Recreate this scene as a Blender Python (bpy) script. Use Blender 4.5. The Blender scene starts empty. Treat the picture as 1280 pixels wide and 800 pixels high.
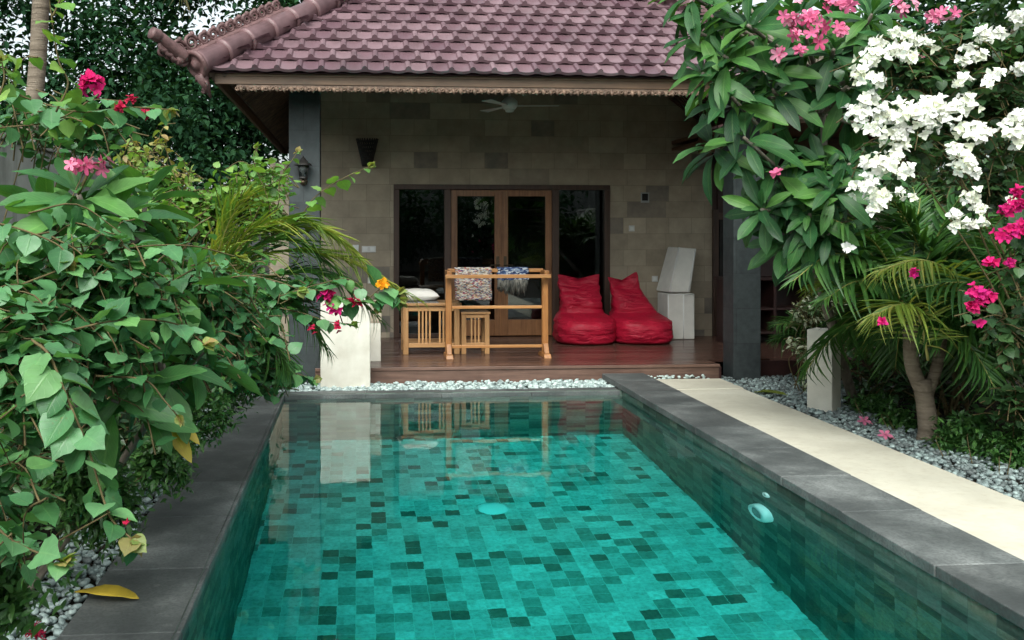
import bpy, bmesh, math, random
import numpy as np
from mathutils import Vector, Matrix, Euler

R = math.radians
scene = bpy.context.scene
COL = scene.collection
rng = np.random.default_rng(7)
random.seed(7)

# ------------------------------------------------------------------ camera
CAM_Z = 1.67
PSI = math.atan(95 / 1200)
cam_d = bpy.data.cameras.new('camera'); cam = bpy.data.objects.new('camera', cam_d); COL.objects.link(cam)
cam.location = (0, 0, CAM_Z); cam.rotation_euler = (R(90), 0, -PSI)
cam_d.sensor_fit = 'HORIZONTAL'; cam_d.sensor_width = 36; cam_d.lens = 1200 / 1280 * 36
cam_d.shift_x = 100 / 1280; cam_d.shift_y = -110 / 1280
cam_d.clip_end = 500; cam_d.clip_start = .05
scene.camera = cam

def P(px, py, Y):
    """point of the place seen at photo pixel (px, py) at a distance Y along the pool"""
    u = (px - 540) / 1200; v = (290 - py) / 1200
    t = Y / (math.cos(PSI) - u * math.sin(PSI))
    return Vector(((math.sin(PSI) + u * math.cos(PSI)) * t, Y, CAM_Z + v * t))

def G(px, py, z=0):
    """point on a level plane"""
    v = (290 - py) / 1200
    t = (z - CAM_Z) / v
    u = (px - 540) / 1200
    return Vector(((math.sin(PSI) + u * math.cos(PSI)) * t, (math.cos(PSI) - u * math.sin(PSI)) * t, z))

# ------------------------------------------------------------------ material helpers
def new_mat(name):
    m = bpy.data.materials.new(name); m.use_nodes = True
    nt = m.node_tree; nt.nodes.clear()
    out = nt.nodes.new('ShaderNodeOutputMaterial')
    return m, nt, out

def nd(nt, typ, inp=None, **kw):
    n = nt.nodes.new('ShaderNode' + typ)
    for k, v in kw.items(): setattr(n, k, v)
    for k, v in (inp or {}).items():
        s = n.inputs[k]
        if hasattr(v, 'links') or isinstance(v, bpy.types.NodeSocket): nt.links.new(v, s)
        elif isinstance(v, (tuple, list)) and s.type == 'RGBA' and len(v) == 3: s.default_value = (*v, 1)
        else: s.default_value = v
    return n

def mth(nt, op, a, b=0.0, c=0.0):
    n = nt.nodes.new('ShaderNodeMath'); n.operation = op
    for i, v in enumerate((a, b, c)):
        if isinstance(v, bpy.types.NodeSocket): nt.links.new(v, n.inputs[i])
        else: n.inputs[i].default_value = v
    return n.outputs[0]

def mixc(nt, f, a, b, mode='MIX'):
    n = nt.nodes.new('ShaderNodeMix'); n.data_type = 'RGBA'; n.blend_type = mode
    for s, v in ((n.inputs[0], f), (n.inputs[6], a), (n.inputs[7], b)):
        if isinstance(v, bpy.types.NodeSocket): nt.links.new(v, s)
        elif isinstance(v, (tuple, list)): s.default_value = (*v[:3], 1)
        else: s.default_value = v
    return n.outputs[2]

def ramp(nt, f, stops, interp='LINEAR'):
    n = nt.nodes.new('ShaderNodeValToRGB'); cr = n.color_ramp; cr.interpolation = interp
    while len(cr.elements) < len(stops): cr.elements.new(.5)
    for e, (p, c) in zip(cr.elements, stops): e.position = p; e.color = (*c, 1) if len(c) == 3 else c
    nt.links.new(f, n.inputs[0])
    return n.outputs[0]

def noise(nt, vec, scale, detail=4, rough=.55):
    n = nd(nt, 'TexNoise', {'Scale': scale, 'Detail': detail, 'Roughness': rough})
    if vec is not None: nt.links.new(vec, n.inputs['Vector'])
    return n.outputs['Fac']

def objco(nt): return nt.nodes.new('ShaderNodeTexCoord').outputs['Object']
def attr(nt, name='rnd'): return nd(nt, 'Attribute', attribute_name=name).outputs['Fac']

def scaled(nt, vec, s):
    n = nd(nt, 'Mapping'); nt.links.new(vec, n.inputs['Vector']); n.inputs['Scale'].default_value = s
    return n.outputs[0]

def finish(nt, out, col, rough=.6, bumpsrc=None, bump=.2, dist=.01, spec=.5, metal=0):
    b = nt.nodes.new('ShaderNodeBsdfPrincipled')
    for k, v in (('Base Color', col), ('Roughness', rough), ('Specular IOR Level', spec), ('Metallic', metal)):
        if isinstance(v, bpy.types.NodeSocket): nt.links.new(v, b.inputs[k])
        elif isinstance(v, (tuple, list)): b.inputs[k].default_value = (*v[:3], 1)
        else: b.inputs[k].default_value = v
    if bumpsrc is not None:
        bp = nd(nt, 'Bump', {'Height': bumpsrc, 'Strength': bump, 'Distance': dist})
        nt.links.new(bp.outputs[0], b.inputs['Normal'])
    nt.links.new(b.outputs[0], out.inputs[0])
    return b

def pmat(name, c1, c2, scale=6, rough=.6, bump=.15, bscale=40, var=.0, stretch=(1, 1, 1), spec=.5, metal=0, detail=5, dist=.01):
    """two-tone noise material; var = how much each piece's own 'rnd' value shifts its brightness"""
    m, nt, out = new_mat(name)
    co = scaled(nt, objco(nt), stretch)
    f = noise(nt, co, scale, detail)
    col = ramp(nt, f, [(.3, c1), (.7, c2)])
    if var:
        k = mth(nt, 'MULTIPLY_ADD', attr(nt), 2 * var, 1 - var)
        col = mixc(nt, 1.0, col, nd(nt, 'CombineColor', {0: k, 1: k, 2: k}).outputs[0], 'MULTIPLY')
    h = noise(nt, co, bscale, 4)
    finish(nt, out, col, rough, h, bump, dist, spec, metal)
    return m

# ------------------------------------------------------------------ materials
M = {}
M['soil'] = pmat('soil', (.012, .010, .008), (.03, .025, .019), 9, .95, .6, 30, spec=.1)
def coping_mat():
    m, nt, out = new_mat('grey_andesite')
    co = objco(nt)
    a = noise(nt, co, 2.2, 6, .65); b = noise(nt, co, 60, 3); c = noise(nt, co, 9, 5, .7)
    col = ramp(nt, a, [(.25, (.045, .051, .05)), (.5, (.105, .116, .113)), (.75, (.24, .255, .246))])
    k = mth(nt, 'MULTIPLY_ADD', attr(nt), .5, .72)
    col = mixc(nt, 1.0, col, nd(nt, 'CombineColor', {0: k, 1: k, 2: k}).outputs[0], 'MULTIPLY')
    col = mixc(nt, mth(nt, 'MULTIPLY', ramp(nt, b, [(.42, (1, 1, 1)), (.52, (0, 0, 0))]), .35), col, (.04, .042, .042))
    lime = ramp(nt, c, [(.62, (0, 0, 0)), (.78, (1, 1, 1))])
    col = mixc(nt, mth(nt, 'MULTIPLY', lime, .65), col, (.30, .32, .30))
    wet = ramp(nt, noise(nt, co, 1.4, 4), [(.45, (0, 0, 0)), (.62, (1, 1, 1))])
    col = mixc(nt, mth(nt, 'MULTIPLY', wet, .55), col, (.036, .042, .042))
    rg = mth(nt, 'MULTIPLY_ADD', c, .35, .42)
    finish(nt, out, col, rg, b, .35, .004)
    return m
M['coping'] = coping_mat()
def path_mat():
    m, nt, out = new_mat('cream_render')
    co = objco(nt)
    a = noise(nt, co, 1.3, 6, .6); b = noise(nt, co, 14, 5, .7)
    col = ramp(nt, a, [(.3, (.50, .47, .38)), (.55, (.63, .60, .49)), (.75, (.71, .685, .58))])
    col = mixc(nt, mth(nt, 'MULTIPLY', ramp(nt, b, [(.5, (0, 0, 0)), (.72, (1, 1, 1))]), .4), col, (.44, .38, .27))
    finish(nt, out, col, .75, noise(nt, co, 90, 3), .12, .003, .3)
    return m
M['path'] = path_mat()
M['white_block'] = pmat('white_render', (.52, .49, .41), (.70, .68, .60), 4, .8, .15, 60, spec=.3)
M['post'] = pmat('beige_render', (.52, .50, .43), (.66, .64, .56), 5, .85, .3, 70, spec=.2)
def concrete_mat():
    m, nt, out = new_mat('stained_concrete')
    co = objco(nt)
    a = noise(nt, co, 1.6, 7, .65)
    col = ramp(nt, a, [(.25, (.20, .195, .18)), (.5, (.33, .325, .30)), (.75, (.42, .41, .38))])
    st = noise(nt, scaled(nt, co, (5, 5, .5)), 1.5, 5)
    col = mixc(nt, mth(nt, 'MULTIPLY', ramp(nt, st, [(.5, (0, 0, 0)), (.7, (1, 1, 1))]), .6), col, (.11, .11, .10))
    finish(nt, out, col, .9, noise(nt, co, 40, 5), .3, .01, .2)
    return m
M['concrete'] = concrete_mat()

def block_wall_mat():
    m, nt, out = new_mat('sandstone_blocks')
    tc = objco(nt); sx = nd(nt, 'SeparateXYZ', {0: tc})
    uv = nd(nt, 'CombineXYZ', {0: sx.outputs[0], 1: sx.outputs[2], 2: 0.0}).outputs[0]
    br = nd(nt, 'TexBrick', {'Vector': uv, 'Scale': 1.0, 'Mortar Size': .004, 'Mortar Smooth': .3, 'Brick Width': .34, 'Row Height': .235,
                             'Color1': (0, 0, 0), 'Color2': (1, 1, 1), 'Mortar': (.5, .5, .5), 'Bias': 0.0}, offset=.37, squash=1.7, squash_frequency=2)
    v = br.outputs['Color']
    col = ramp(nt, v, [(0, (.13, .122, .115)), (.13, (.20, .18, .16)), (.18, (.34, .285, .215)), (.45, (.46, .385, .285)), (.7, (.38, .32, .24)), (1, (.55, .465, .35))])
    g = noise(nt, tc, 5, 6, .65)
    col = mixc(nt, .4, col, ramp(nt, g, [(.3, (.16, .14, .115)), (.7, (.45, .38, .285))]), 'MIX')
    col = mixc(nt, mth(nt, 'MULTIPLY', br.outputs['Fac'], .45), col, (.12, .11, .09))
    h = mth(nt, 'ADD', mth(nt, 'MULTIPLY', br.outputs['Fac'], -1.0), mth(nt, 'MULTIPLY', noise(nt, tc, 50, 4), .35))
    finish(nt, out, col, .8, h, .35, .006, .25)
    return m
M['blocks'] = block_wall_mat()
def pillar_mat():
    m, nt, out = new_mat('dark_stone_cladding')
    tc = objco(nt); sx = nd(nt, 'SeparateXYZ', {0: tc})
    uv = nd(nt, 'CombineXYZ', {0: mth(nt, 'ADD', sx.outputs[0], sx.outputs[1]), 1: sx.outputs[2], 2: 0.0}).outputs[0]
    br = nd(nt, 'TexBrick', {'Vector': uv, 'Scale': 1.0, 'Mortar Size': .004, 'Brick Width': .8, 'Row Height': .4,
                             'Color1': (.016, .022, .023), 'Color2': (.044, .056, .057), 'Mortar': (.009, .011, .012)}, offset=.5)
    g = noise(nt, tc, 12, 6, .7)
    col = mixc(nt, .5, br.outputs['Color'], ramp(nt, g, [(.3, (.018, .023, .025)), (.75, (.07, .082, .084))]))
    finish(nt, out, col, .55, g, .2, .004, .4)
    return m
M['pillar'] = pillar_mat()

def wood_mat(name, c1, c2, axis=0, rough=.45, var=.25, scale=1.0, spec=.5):
    m, nt, out = new_mat(name)
    st = [22, 22, 22]; st[axis] = 1.2
    co = scaled(nt, objco(nt), [s * scale for s in st])
    r = attr(nt)
    co2 = nd(nt, 'VectorMath', {0: co, 1: nd(nt, 'CombineXYZ', {0: mth(nt, 'MULTIPLY', r, 31), 1: mth(nt, 'MULTIPLY', r, 17), 2: 0.0}).outputs[0]}, operation='ADD').outputs[0]
    f = noise(nt, co2, 1.6, 6, .6)
    f2 = noise(nt, objco(nt), 7, 3)
    f = mth(nt, 'ADD', mth(nt, 'MULTIPLY', f, .75), mth(nt, 'MULTIPLY', f2, .25))
    col = ramp(nt, f, [(.32, c1), (.66, c2)])
    k = mth(nt, 'MULTIPLY_ADD', r, 2 * var, 1 - var)
    col = mixc(nt, 1.0, col, nd(nt, 'CombineColor', {0: k, 1: k, 2: k}).outputs[0], 'MULTIPLY')
    finish(nt, out, col, rough, f, .15, .003, spec)
    return m
M['deck'] = wood_mat('deck_wood', (.042, .020, .015), (.105, .054, .040), 0, .25, .3)
M['deck_riser'] = wood_mat('deck_riser_wood', (.075, .042, .031), (.18, .105, .078), 0, .45, .1)
M['fascia'] = wood_mat('fascia_wood', (.075, .042, .024), (.16, .092, .05), 0, .55, .1)
M['fascia_side'] = wood_mat('fascia_wood_side', (.075, .042, .024), (.16, .092, .05), 1, .55, .1)
M['dark_wood'] = wood_mat('dark_wood', (.035, .018, .012), (.075, .038, .024), 2, .5, .1)
M['door_wood'] = wood_mat('door_wood', (.15, .06, .022), (.31, .145, .058), 2, .4, .1)
M['pine'] = wood_mat('pine_wood', (.30, .15, .055), (.48, .27, .115), 2, .42, .15)
M['pine_x'] = wood_mat('pine_wood_long', (.30, .15, .055), (.48, .27, .115), 0, .42, .15)
M['rack'] = wood_mat('rack_wood', (.22, .085, .022), (.37, .165, .05), 2, .4, .15)
M['rack_x'] = wood_mat('rack_wood_long', (.30, .125, .036), (.46, .23, .08), 0, .4, .2)
M['soffit'] = pmat('soffit_wood', (.05, .032, .022), (.17, .11, .07), 10, .7, .2, 50, var=.3)
M['carved'] = pmat('carved_wood', (.10, .062, .042), (.26, .17, .12), 22, .6, .4, 60, var=.3)
M['redwood'] = pmat('dark_red_wood', (.022, .008, .007), (.042, .014, .012), 8, .5, .2, 50)
M['ceiling'] = pmat('ceiling_board', (.12, .105, .085), (.17, .15, .12), 4, .8, .1, 40)
M['dark'] = pmat('dark_room', (.02, .02, .02), (.04, .038, .036), 4, .9, .1, 20, spec=.1)
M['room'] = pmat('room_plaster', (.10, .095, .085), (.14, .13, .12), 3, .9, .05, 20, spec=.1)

def roof_mat():
    m, nt, out = new_mat('glazed_mauve_tile')
    co = objco(nt); r = attr(nt)
    a = noise(nt, co, 3, 5, .6); b = noise(nt, co, 35, 4, .7)
    col = ramp(nt, r, [(0, (.112, .062, .076)), (.5, (.155, .094, .108)), (1, (.205, .132, .148))])
    col = mixc(nt, mth(nt, 'MULTIPLY', ramp(nt, a, [(.45, (0, 0, 0)), (.7, (1, 1, 1))]), .5), col, (.085, .058, .06))
    col = mixc(nt, mth(nt, 'MULTIPLY', ramp(nt, b, [(.6, (0, 0, 0)), (.75, (1, 1, 1))]), .3), col, (.12, .06, .06))
    finish(nt, out, col, mth(nt, 'MULTIPLY_ADD', b, .3, .18), b, .1, .003, .6)
    return m
M['tile'] = roof_mat()
M['ridge'] = pmat('ridge_tile', (.13, .072, .075), (.22, .13, .135), 7, .42, .3, 40, var=.15, spec=.5)
M['ornament'] = pmat('carved_terracotta', (.075, .038, .037), (.17, .09, .088), 14, .6, .4, 50)

# pool
def pool_tile_mat(name, stops, s=.12, grout=(.16, .22, .19), gw=.035, wide=1.0):
    m, nt, out = new_mat(name)
    uv = nd(nt, 'UVMap').outputs[0]
    sc = nd(nt, 'VectorMath', {0: uv, 1: (1 / (s * wide), 1 / s, 1)}, operation='MULTIPLY').outputs[0]
    fl = nd(nt, 'VectorMath', {0: sc}, operation='FLOOR').outputs[0]
    wn = nd(nt, 'TexWhiteNoise', {'Vector': fl}, noise_dimensions='3D')
    pat = noise(nt, nd(nt, 'VectorMath', {0: fl, 1: (.5, .5, .5)}, operation='ADD').outputs[0], .35, 2)
    v = mth(nt, 'ADD', wn.outputs['Value'], mth(nt, 'MULTIPLY_ADD', pat, .4, -.16))
    col = ramp(nt, v, stops)
    shift = nd(nt, 'VectorMath', {0: uv, 1: wn.outputs['Color']}, operation='ADD').outputs[0]
    st = noise(nt, shift, 26, 6, .7); st2 = noise(nt, uv, 5, 5, .7)
    col = mixc(nt, mth(nt, 'MULTIPLY', ramp(nt, st, [(.38, (1, 1, 1)), (.58, (0, 0, 0))]), .62), col, mixc(nt, 1.0, col, (.5, .5, .44), 'MULTIPLY'))
    col = mixc(nt, mth(nt, 'MULTIPLY', ramp(nt, st2, [(.5, (0, 0, 0)), (.7, (1, 1, 1))]), .38), col, (.18, .21, .15))
    fr = nd(nt, 'VectorMath', {0: sc}, operation='FRACTION').outputs[0]
    sx = nd(nt, 'SeparateXYZ', {0: fr})
    ex = mth(nt, 'ABSOLUTE', mth(nt, 'SUBTRACT', sx.outputs[0], .5)); ey = mth(nt, 'ABSOLUTE', mth(nt, 'SUBTRACT', sx.outputs[1], .5))
    g = mth(nt, 'GREATER_THAN', mth(nt, 'MAXIMUM', ex, ey), .5 - gw)
    col = mixc(nt, mth(nt, 'MULTIPLY', g, .55), col, grout)
    finish(nt, out, col, .6, None, spec=.3)
    return m
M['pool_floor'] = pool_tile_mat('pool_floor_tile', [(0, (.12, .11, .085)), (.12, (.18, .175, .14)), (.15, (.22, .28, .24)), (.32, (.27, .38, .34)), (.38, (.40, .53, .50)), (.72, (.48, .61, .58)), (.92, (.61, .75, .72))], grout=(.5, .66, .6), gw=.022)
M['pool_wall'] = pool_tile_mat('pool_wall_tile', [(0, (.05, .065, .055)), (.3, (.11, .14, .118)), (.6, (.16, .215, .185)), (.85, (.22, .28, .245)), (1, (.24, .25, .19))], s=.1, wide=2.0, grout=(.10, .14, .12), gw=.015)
def water_mat():
    m, nt, out = new_mat('pool_water')
    co = objco(nt)
    h = mth(nt, 'ADD', noise(nt, scaled(nt, co, (1, .8, 1)), 2.6, 3, .5), mth(nt, 'MULTIPLY', noise(nt, co, 11, 3, .5), .18))
    px_ = nd(nt, 'SeparateXYZ', {0: co}).outputs
    mx_ = mth(nt, 'MULTIPLY', ramp(nt, mth(nt, 'MULTIPLY_ADD', px_[0], .5, .5), [(.14, (1, 1, 1)), (.36, (0, 0, 0))]), ramp(nt, mth(nt, 'MULTIPLY', px_[1], .1), [(.25, (1, 1, 1)), (.8, (0, 0, 0))]))
    h = mth(nt, 'ADD', h, mth(nt, 'MULTIPLY', mth(nt, 'MULTIPLY', noise(nt, scaled(nt, co, (1, .7, 1)), 4.2, 1, .4), 3.0), mx_))
    bp = nd(nt, 'Bump', {'Height': h, 'Strength': .075, 'Distance': .02})
    g = nd(nt, 'BsdfGlass', {'Color': (1, 1, 1), 'Roughness': 0.0, 'IOR': 1.333, 'Normal': bp.outputs[0]})
    nt.links.new(g.outputs[0], out.inputs[0])
    v = nd(nt, 'VolumeAbsorption', {'Color': (.01, .93, .91), 'Density': .64})
    nt.links.new(v.outputs[0], out.inputs['Volume'])
    return m
M['water'] = water_mat()
def glass_mat():
    m, nt, out = new_mat('door_glass')
    fr = nd(nt, 'Fresnel', {'IOR': 1.5})
    mx = nd(nt, 'MixShader', {0: mth(nt, 'MULTIPLY', fr.outputs[0], 1.6), 1: nd(nt, 'BsdfTransparent', {'Color': (.55, .58, .58)}).outputs[0], 2: nd(nt, 'BsdfGlossy', {'Color': (.9, .95, .95), 'Roughness': .01}).outputs[0]})
    nt.links.new(mx.outputs[0], out.inputs[0])
    return m
M['glass'] = glass_mat()
M['white_plastic'] = pmat('white_plastic', (.62, .62, .60), (.70, .70, .68), 4, .4, .02, 30)
M['pool_white'] = pmat('pool_fitting_white', (.90, .92, .92), (.94, .96, .96), 4, .4, .02, 30)
M['pool_lens'] = pmat('pool_lens', (.16, .20, .20), (.34, .40, .40), 18, .25, .2, 40)
M['grey_plastic'] = pmat('grey_plastic', (.30, .31, .30), (.36, .37, .36), 4, .45, .02, 30)
M['black_metal'] = pmat('black_metal', (.018, .017, .016), (.04, .037, .033), 18, .45, .2, 60, metal=.3)
M['bronze'] = pmat('bronze', (.06, .042, .025), (.12, .085, .05), 18, .45, .2, 60, metal=.5)
M['brass'] = pmat('brass', (.30, .22, .10), (.42, .32, .16), 18, .35, .1, 60, metal=.8)
M['wicker'] = pmat('dark_wicker', (.006, .006, .006), (.03, .028, .024), 60, .7, .6, 80)
M['bulb'] = pmat('frosted_bulb', (.75, .75, .72), (.82, .82, .80), 4, .3, .01, 30)
def nylon_mat():
    m, nt, out = new_mat('red_nylon')
    co = objco(nt)
    w = nd(nt, 'VectorMath', {0: scaled(nt, co, (4, 4, 15)), 1: nd(nt, 'TexNoise', {'Vector': co, 'Scale': 4.0, 'Detail': 3}).outputs['Color']}, operation='ADD').outputs[0]
    f = nd(nt, 'TexNoise', {'Vector': w, 'Scale': 1.0, 'Detail': 4, 'Roughness': .5, 'Distortion': .8}).outputs['Fac']
    rid = mth(nt, 'ABSOLUTE', mth(nt, 'SUBTRACT', f, .5))
    col = ramp(nt, noise(nt, co, 5, 3), [(.3, (.29, .004, .022)), (.7, (.42, .009, .034))])
    finish(nt, out, col, .48, mth(nt, 'ADD', rid, mth(nt, 'MULTIPLY', noise(nt, scaled(nt, co, (1, 1, 3)), 22, 3), .15)), .65, .06, .3)
    return m
M['red_cloth'] = nylon_mat()
M['foam'] = pmat('pale_grey_cloth', (.66, .645, .60), (.75, .735, .68), 7, .85, .2, 150, spec=.2)
M['piping'] = pmat('white_piping', (.76, .77, .75), (.82, .83, .81), 7, .8, .1, 80, spec=.2)
M['cushion'] = pmat('cream_cotton', (.60, .575, .52), (.70, .68, .63), 5, .9, .3, 60, spec=.2)
M['mat_weave'] = pmat('grey_woven', (.13, .13, .13), (.26, .26, .255), 45, .9, .6, 90, spec=.2)
def rug_mat(name, stops, sx=42, sz=140):
    m, nt, out = new_mat(name)
    co = scaled(nt, objco(nt), (sx, sx, sz))
    vo = nd(nt, 'TexVoronoi', {'Vector': co, 'Scale': 1.0, 'Randomness': 1.0})
    wn = nd(nt, 'SeparateColor', {0: vo.outputs['Color']})
    col = ramp(nt, wn.outputs[0], stops, 'CONSTANT')
    finish(nt, out, col, .9, vo.outputs['Distance'], -.8, .012, .15)
    return m
M['rag'] = rug_mat('rag_weave', [(0, (.46, .43, .38)), (.17, (.22, .15, .10)), (.28, (.30, .04, .06)), (.36, (.40, .35, .28)), (.48, (.05, .05, .13)), (.58, (.36, .19, .07)), (.66, (.22, .24, .24)), (.76, (.50, .47, .42)), (.86, (.08, .07, .08))])
M['rag_blue'] = rug_mat('blue_rag_weave', [(0, (.03, .05, .11)), (.35, (.34, .37, .40)), (.5, (.05, .08, .17)), (.7, (.18, .22, .29)), (.85, (.015, .02, .05))], 30, 60)
M['rag_grey'] = rug_mat('grey_rag_weave', [(0, (.06, .06, .055)), (.3, (.09, .088, .08)), (.6, (.12, .116, .10)), (.9, (.17, .16, .14))], 60, 20)
M['pebble'] = None
def pebble_mat():
    m, nt, out = new_mat('river_pebbles')
    r = attr(nt); co = objco(nt)
    col = ramp(nt, r, [(0, (.055, .07, .07)), (.25, (.13, .17, .17)), (.5, (.24, .32, .31)), (.75, (.38, .49, .47)), (1, (.58, .70, .66))])
    col = mixc(nt, .3, col, ramp(nt, noise(nt, co, 60, 4), [(.35, (.10, .12, .12)), (.7, (.45, .5, .48))]))
    finish(nt, out, col, .5, noise(nt, co, 120, 3), .15, .003, .4)
    return m
M['pebble'] = pebble_mat()

# foliage: light parts come from each leaf's own random value; veins from its UV
def leaf_mat(name, stops, rough=.42, trans=.28, vein=.35, veins=9, spec=.5, tcol=None, hue=.0):
    m, nt, out = new_mat(name)
    r = attr(nt); uv = nd(nt, 'SeparateXYZ', {0: nd(nt, 'UVMap').outputs[0]})
    n = len(stops)
    col = ramp(nt, r, [(i / max(1, n - 1), c) for i, c in enumerate(stops)])
    ax = mth(nt, 'ABSOLUTE', mth(nt, 'SUBTRACT', uv.outputs[0], .5))
    mid = ramp(nt, ax, [(.0, (1, 1, 1)), (.05, (0, 0, 0))])
    sv = mth(nt, 'SINE', mth(nt, 'MULTIPLY', mth(nt, 'SUBTRACT', uv.outputs[1], mth(nt, 'MULTIPLY', ax, .55)), veins * 6.283))
    sv = ramp(nt, sv, [(.9, (0, 0, 0)), (1.0, (.6, .6, .6))])
    vv = mth(nt, 'MAXIMUM', mid, sv)
    lite = mixc(nt, 1.0, col, (.10, .14, .05), 'ADD')
    if vein: col = mixc(nt, mth(nt, 'MULTIPLY', vv, vein), col, lite)
    no = noise(nt, objco(nt), 9, 3)
    col = mixc(nt, 1.0, col, ramp(nt, no, [(.3, (.72, .72, .72)), (.7, (1.2, 1.2, 1.15))]), 'MULTIPLY')
    sp = noise(nt, objco(nt), 38, 4, .7); rr_ = ramp(nt, noise(nt, objco(nt), 3.1, 2), [(.52, (0, 0, 0)), (.64, (1, 1, 1))])
    spot = mth(nt, 'MULTIPLY', ramp(nt, sp, [(.60, (0, 0, 0)), (.68, (1, 1, 1))]), rr_)
    if vein: col = mixc(nt, mth(nt, 'MULTIPLY', spot, .55), col, (.16, .11, .035))
    bp = nd(nt, 'Bump', {'Height': vv, 'Strength': .25, 'Distance': .004})
    b = nd(nt, 'BsdfPrincipled', {'Base Color': col, 'Roughness': rough, 'Specular IOR Level': spec, 'Normal': bp.outputs[0]})
    tr = nd(nt, 'BsdfTranslucent', {'Color': mixc(nt, 1.0, col, tcol or (1.5, 1.5, .6), 'MULTIPLY')})
    mx = nd(nt, 'MixShader', {0: trans, 1: b.outputs[0], 2: tr.outputs[0]})
    nt.links.new(mx.outputs[0], out.inputs[0])
    return m
M['boug'] = leaf_mat('bougainvillea_leaf', [(.045, .15, .055), (.08, .23, .09), (.12, .28, .13), (.15, .34, .085)], .38, .28, .3, 5)
M['boug_light'] = leaf_mat('bright_vine_leaf', [(.08, .20, .045), (.13, .29, .06), (.21, .36, .07), (.13, .28, .09)], .45, .35, .3, 5)
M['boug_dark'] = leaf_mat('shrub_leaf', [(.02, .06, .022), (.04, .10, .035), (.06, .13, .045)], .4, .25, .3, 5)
M['newleaf'] = leaf_mat('new_leaf', [(.17, .28, .06), (.27, .32, .09), (.32, .22, .09)], .5, .35, .3, 5)
M['frangi'] = leaf_mat('frangipani_leaf', [(.013, .056, .02), (.022, .085, .028), (.038, .125, .036), (.075, .19, .038)], .42, .25, .5, 13, .3)
M['frangi_left'] = leaf_mat('broad_leaf', [(.04, .14, .05), (.065, .19, .06), (.08, .23, .06), (.11, .27, .065)], .4, .28, .5, 13)
M['palm'] = leaf_mat('palm_leaflet', [(.025, .085, .022), (.045, .13, .032), (.08, .19, .04)], .38, .25, .25, 1)
M['palm_yellow'] = leaf_mat('yellowing_leaflet', [(.10, .20, .03), (.20, .29, .05), (.36, .36, .08)], .42, .3, .25, 1)
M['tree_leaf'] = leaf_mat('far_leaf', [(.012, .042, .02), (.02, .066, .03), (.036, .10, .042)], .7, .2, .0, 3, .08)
M['low_leaf'] = leaf_mat('low_shrub_leaf', [(.025, .085, .022), (.05, .14, .035), (.09, .21, .05)], .35, .2, .2, 3)
M['varieg'] = leaf_mat('variegated_leaf', [(.05, .11, .04), (.10, .17, .08), (.42, .46, .34), (.5, .52, .42)], .4, .25, .3, 4)
M['yellow_leaf'] = leaf_mat('yellow_leaf', [(.55, .40, .04), (.62, .46, .06)], .45, .2, .4, 12)
M['coco'] = leaf_mat('coconut_leaflet', [(.08, .11, .03), (.16, .16, .06), (.24, .2, .1)], .5, .25, .2, 1)
M['dry'] = leaf_mat('dry_leaf', [(.25, .22, .15), (.35, .31, .22)], .6, .2, .2, 1)
def petal_mat(name, stops, trans=.3):
    return leaf_mat(name, stops, .6, trans, .0, 3, .2, (1.1, 1.1, 1.1))
M['white_bract'] = petal_mat('white_bract', [(.80, .83, .66), (.88, .89, .84), (.92, .92, .89)], .2)
M['magenta'] = petal_mat('magenta_bract', [(.50, .008, .10), (.62, .015, .17), (.55, .02, .22)])
M['pink'] = petal_mat('pink_petal', [(.58, .09, .22), (.72, .18, .34), (.74, .34, .45)])
M['red_fl'] = petal_mat('red_petal', [(.40, .01, .05), (.55, .02, .08)])
M['orange_fl'] = petal_mat('orange_petal', [(.75, .30, .01), (.8, .4, .02)])
M['bark'] = pmat('grey_bark', (.10, .085, .065), (.24, .21, .17), 14, .85, .5, 40, stretch=(1, 1, .4), spec=.2)
M['cane'] = pmat('brown_cane', (.07, .055, .025), (.14, .11, .05), 14, .8, .3, 40, spec=.2)
M['twig'] = pmat('green_twig', (.10, .11, .04), (.20, .16, .07), 10, .7, .2, 40, spec=.2)
M['palm_bark'] = pmat('ringed_palm_bark', (.12, .095, .07), (.26, .215, .165), 3, .85, .8, 9, stretch=(.4, .4, 4), spec=.2, dist=.03)
M['rachis'] = pmat('yellow_rachis', (.22, .22, .05), (.30, .28, .08), 6, .5, .1, 40)

# ------------------------------------------------------------------ mesh helpers
def root_loc(o):
    v = Vector((0, 0, 0))
    while o is not None: v += o.location; o = o.parent
    return v

def link_mesh(name, me, mat, parent=None, loc=None):
    o = bpy.data.objects.new(name, me); COL.objects.link(o)
    if mat is not None: me.materials.append(mat)
    off = Vector((0, 0, 0))
    if parent is not None: o.parent = parent; off = root_loc(parent)
    elif loc is not None: o.location = loc; off = Vector(loc)
    if off.length > 0: me.transform(Matrix.Translation(-off))
    return o

def tag(o, label, cat, group=None, kind=None):
    if label: o['label'] = label
    if cat: o['category'] = cat
    if group: o['group'] = group
    if kind: o['kind'] = kind
    return o

def thing(name, label, cat, loc=(0, 0, 0), group=None):
    o = bpy.data.objects.new(name, None); COL.objects.link(o); o.location = loc
    o.empty_display_size = .2
    return tag(o, label, cat, group)

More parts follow.
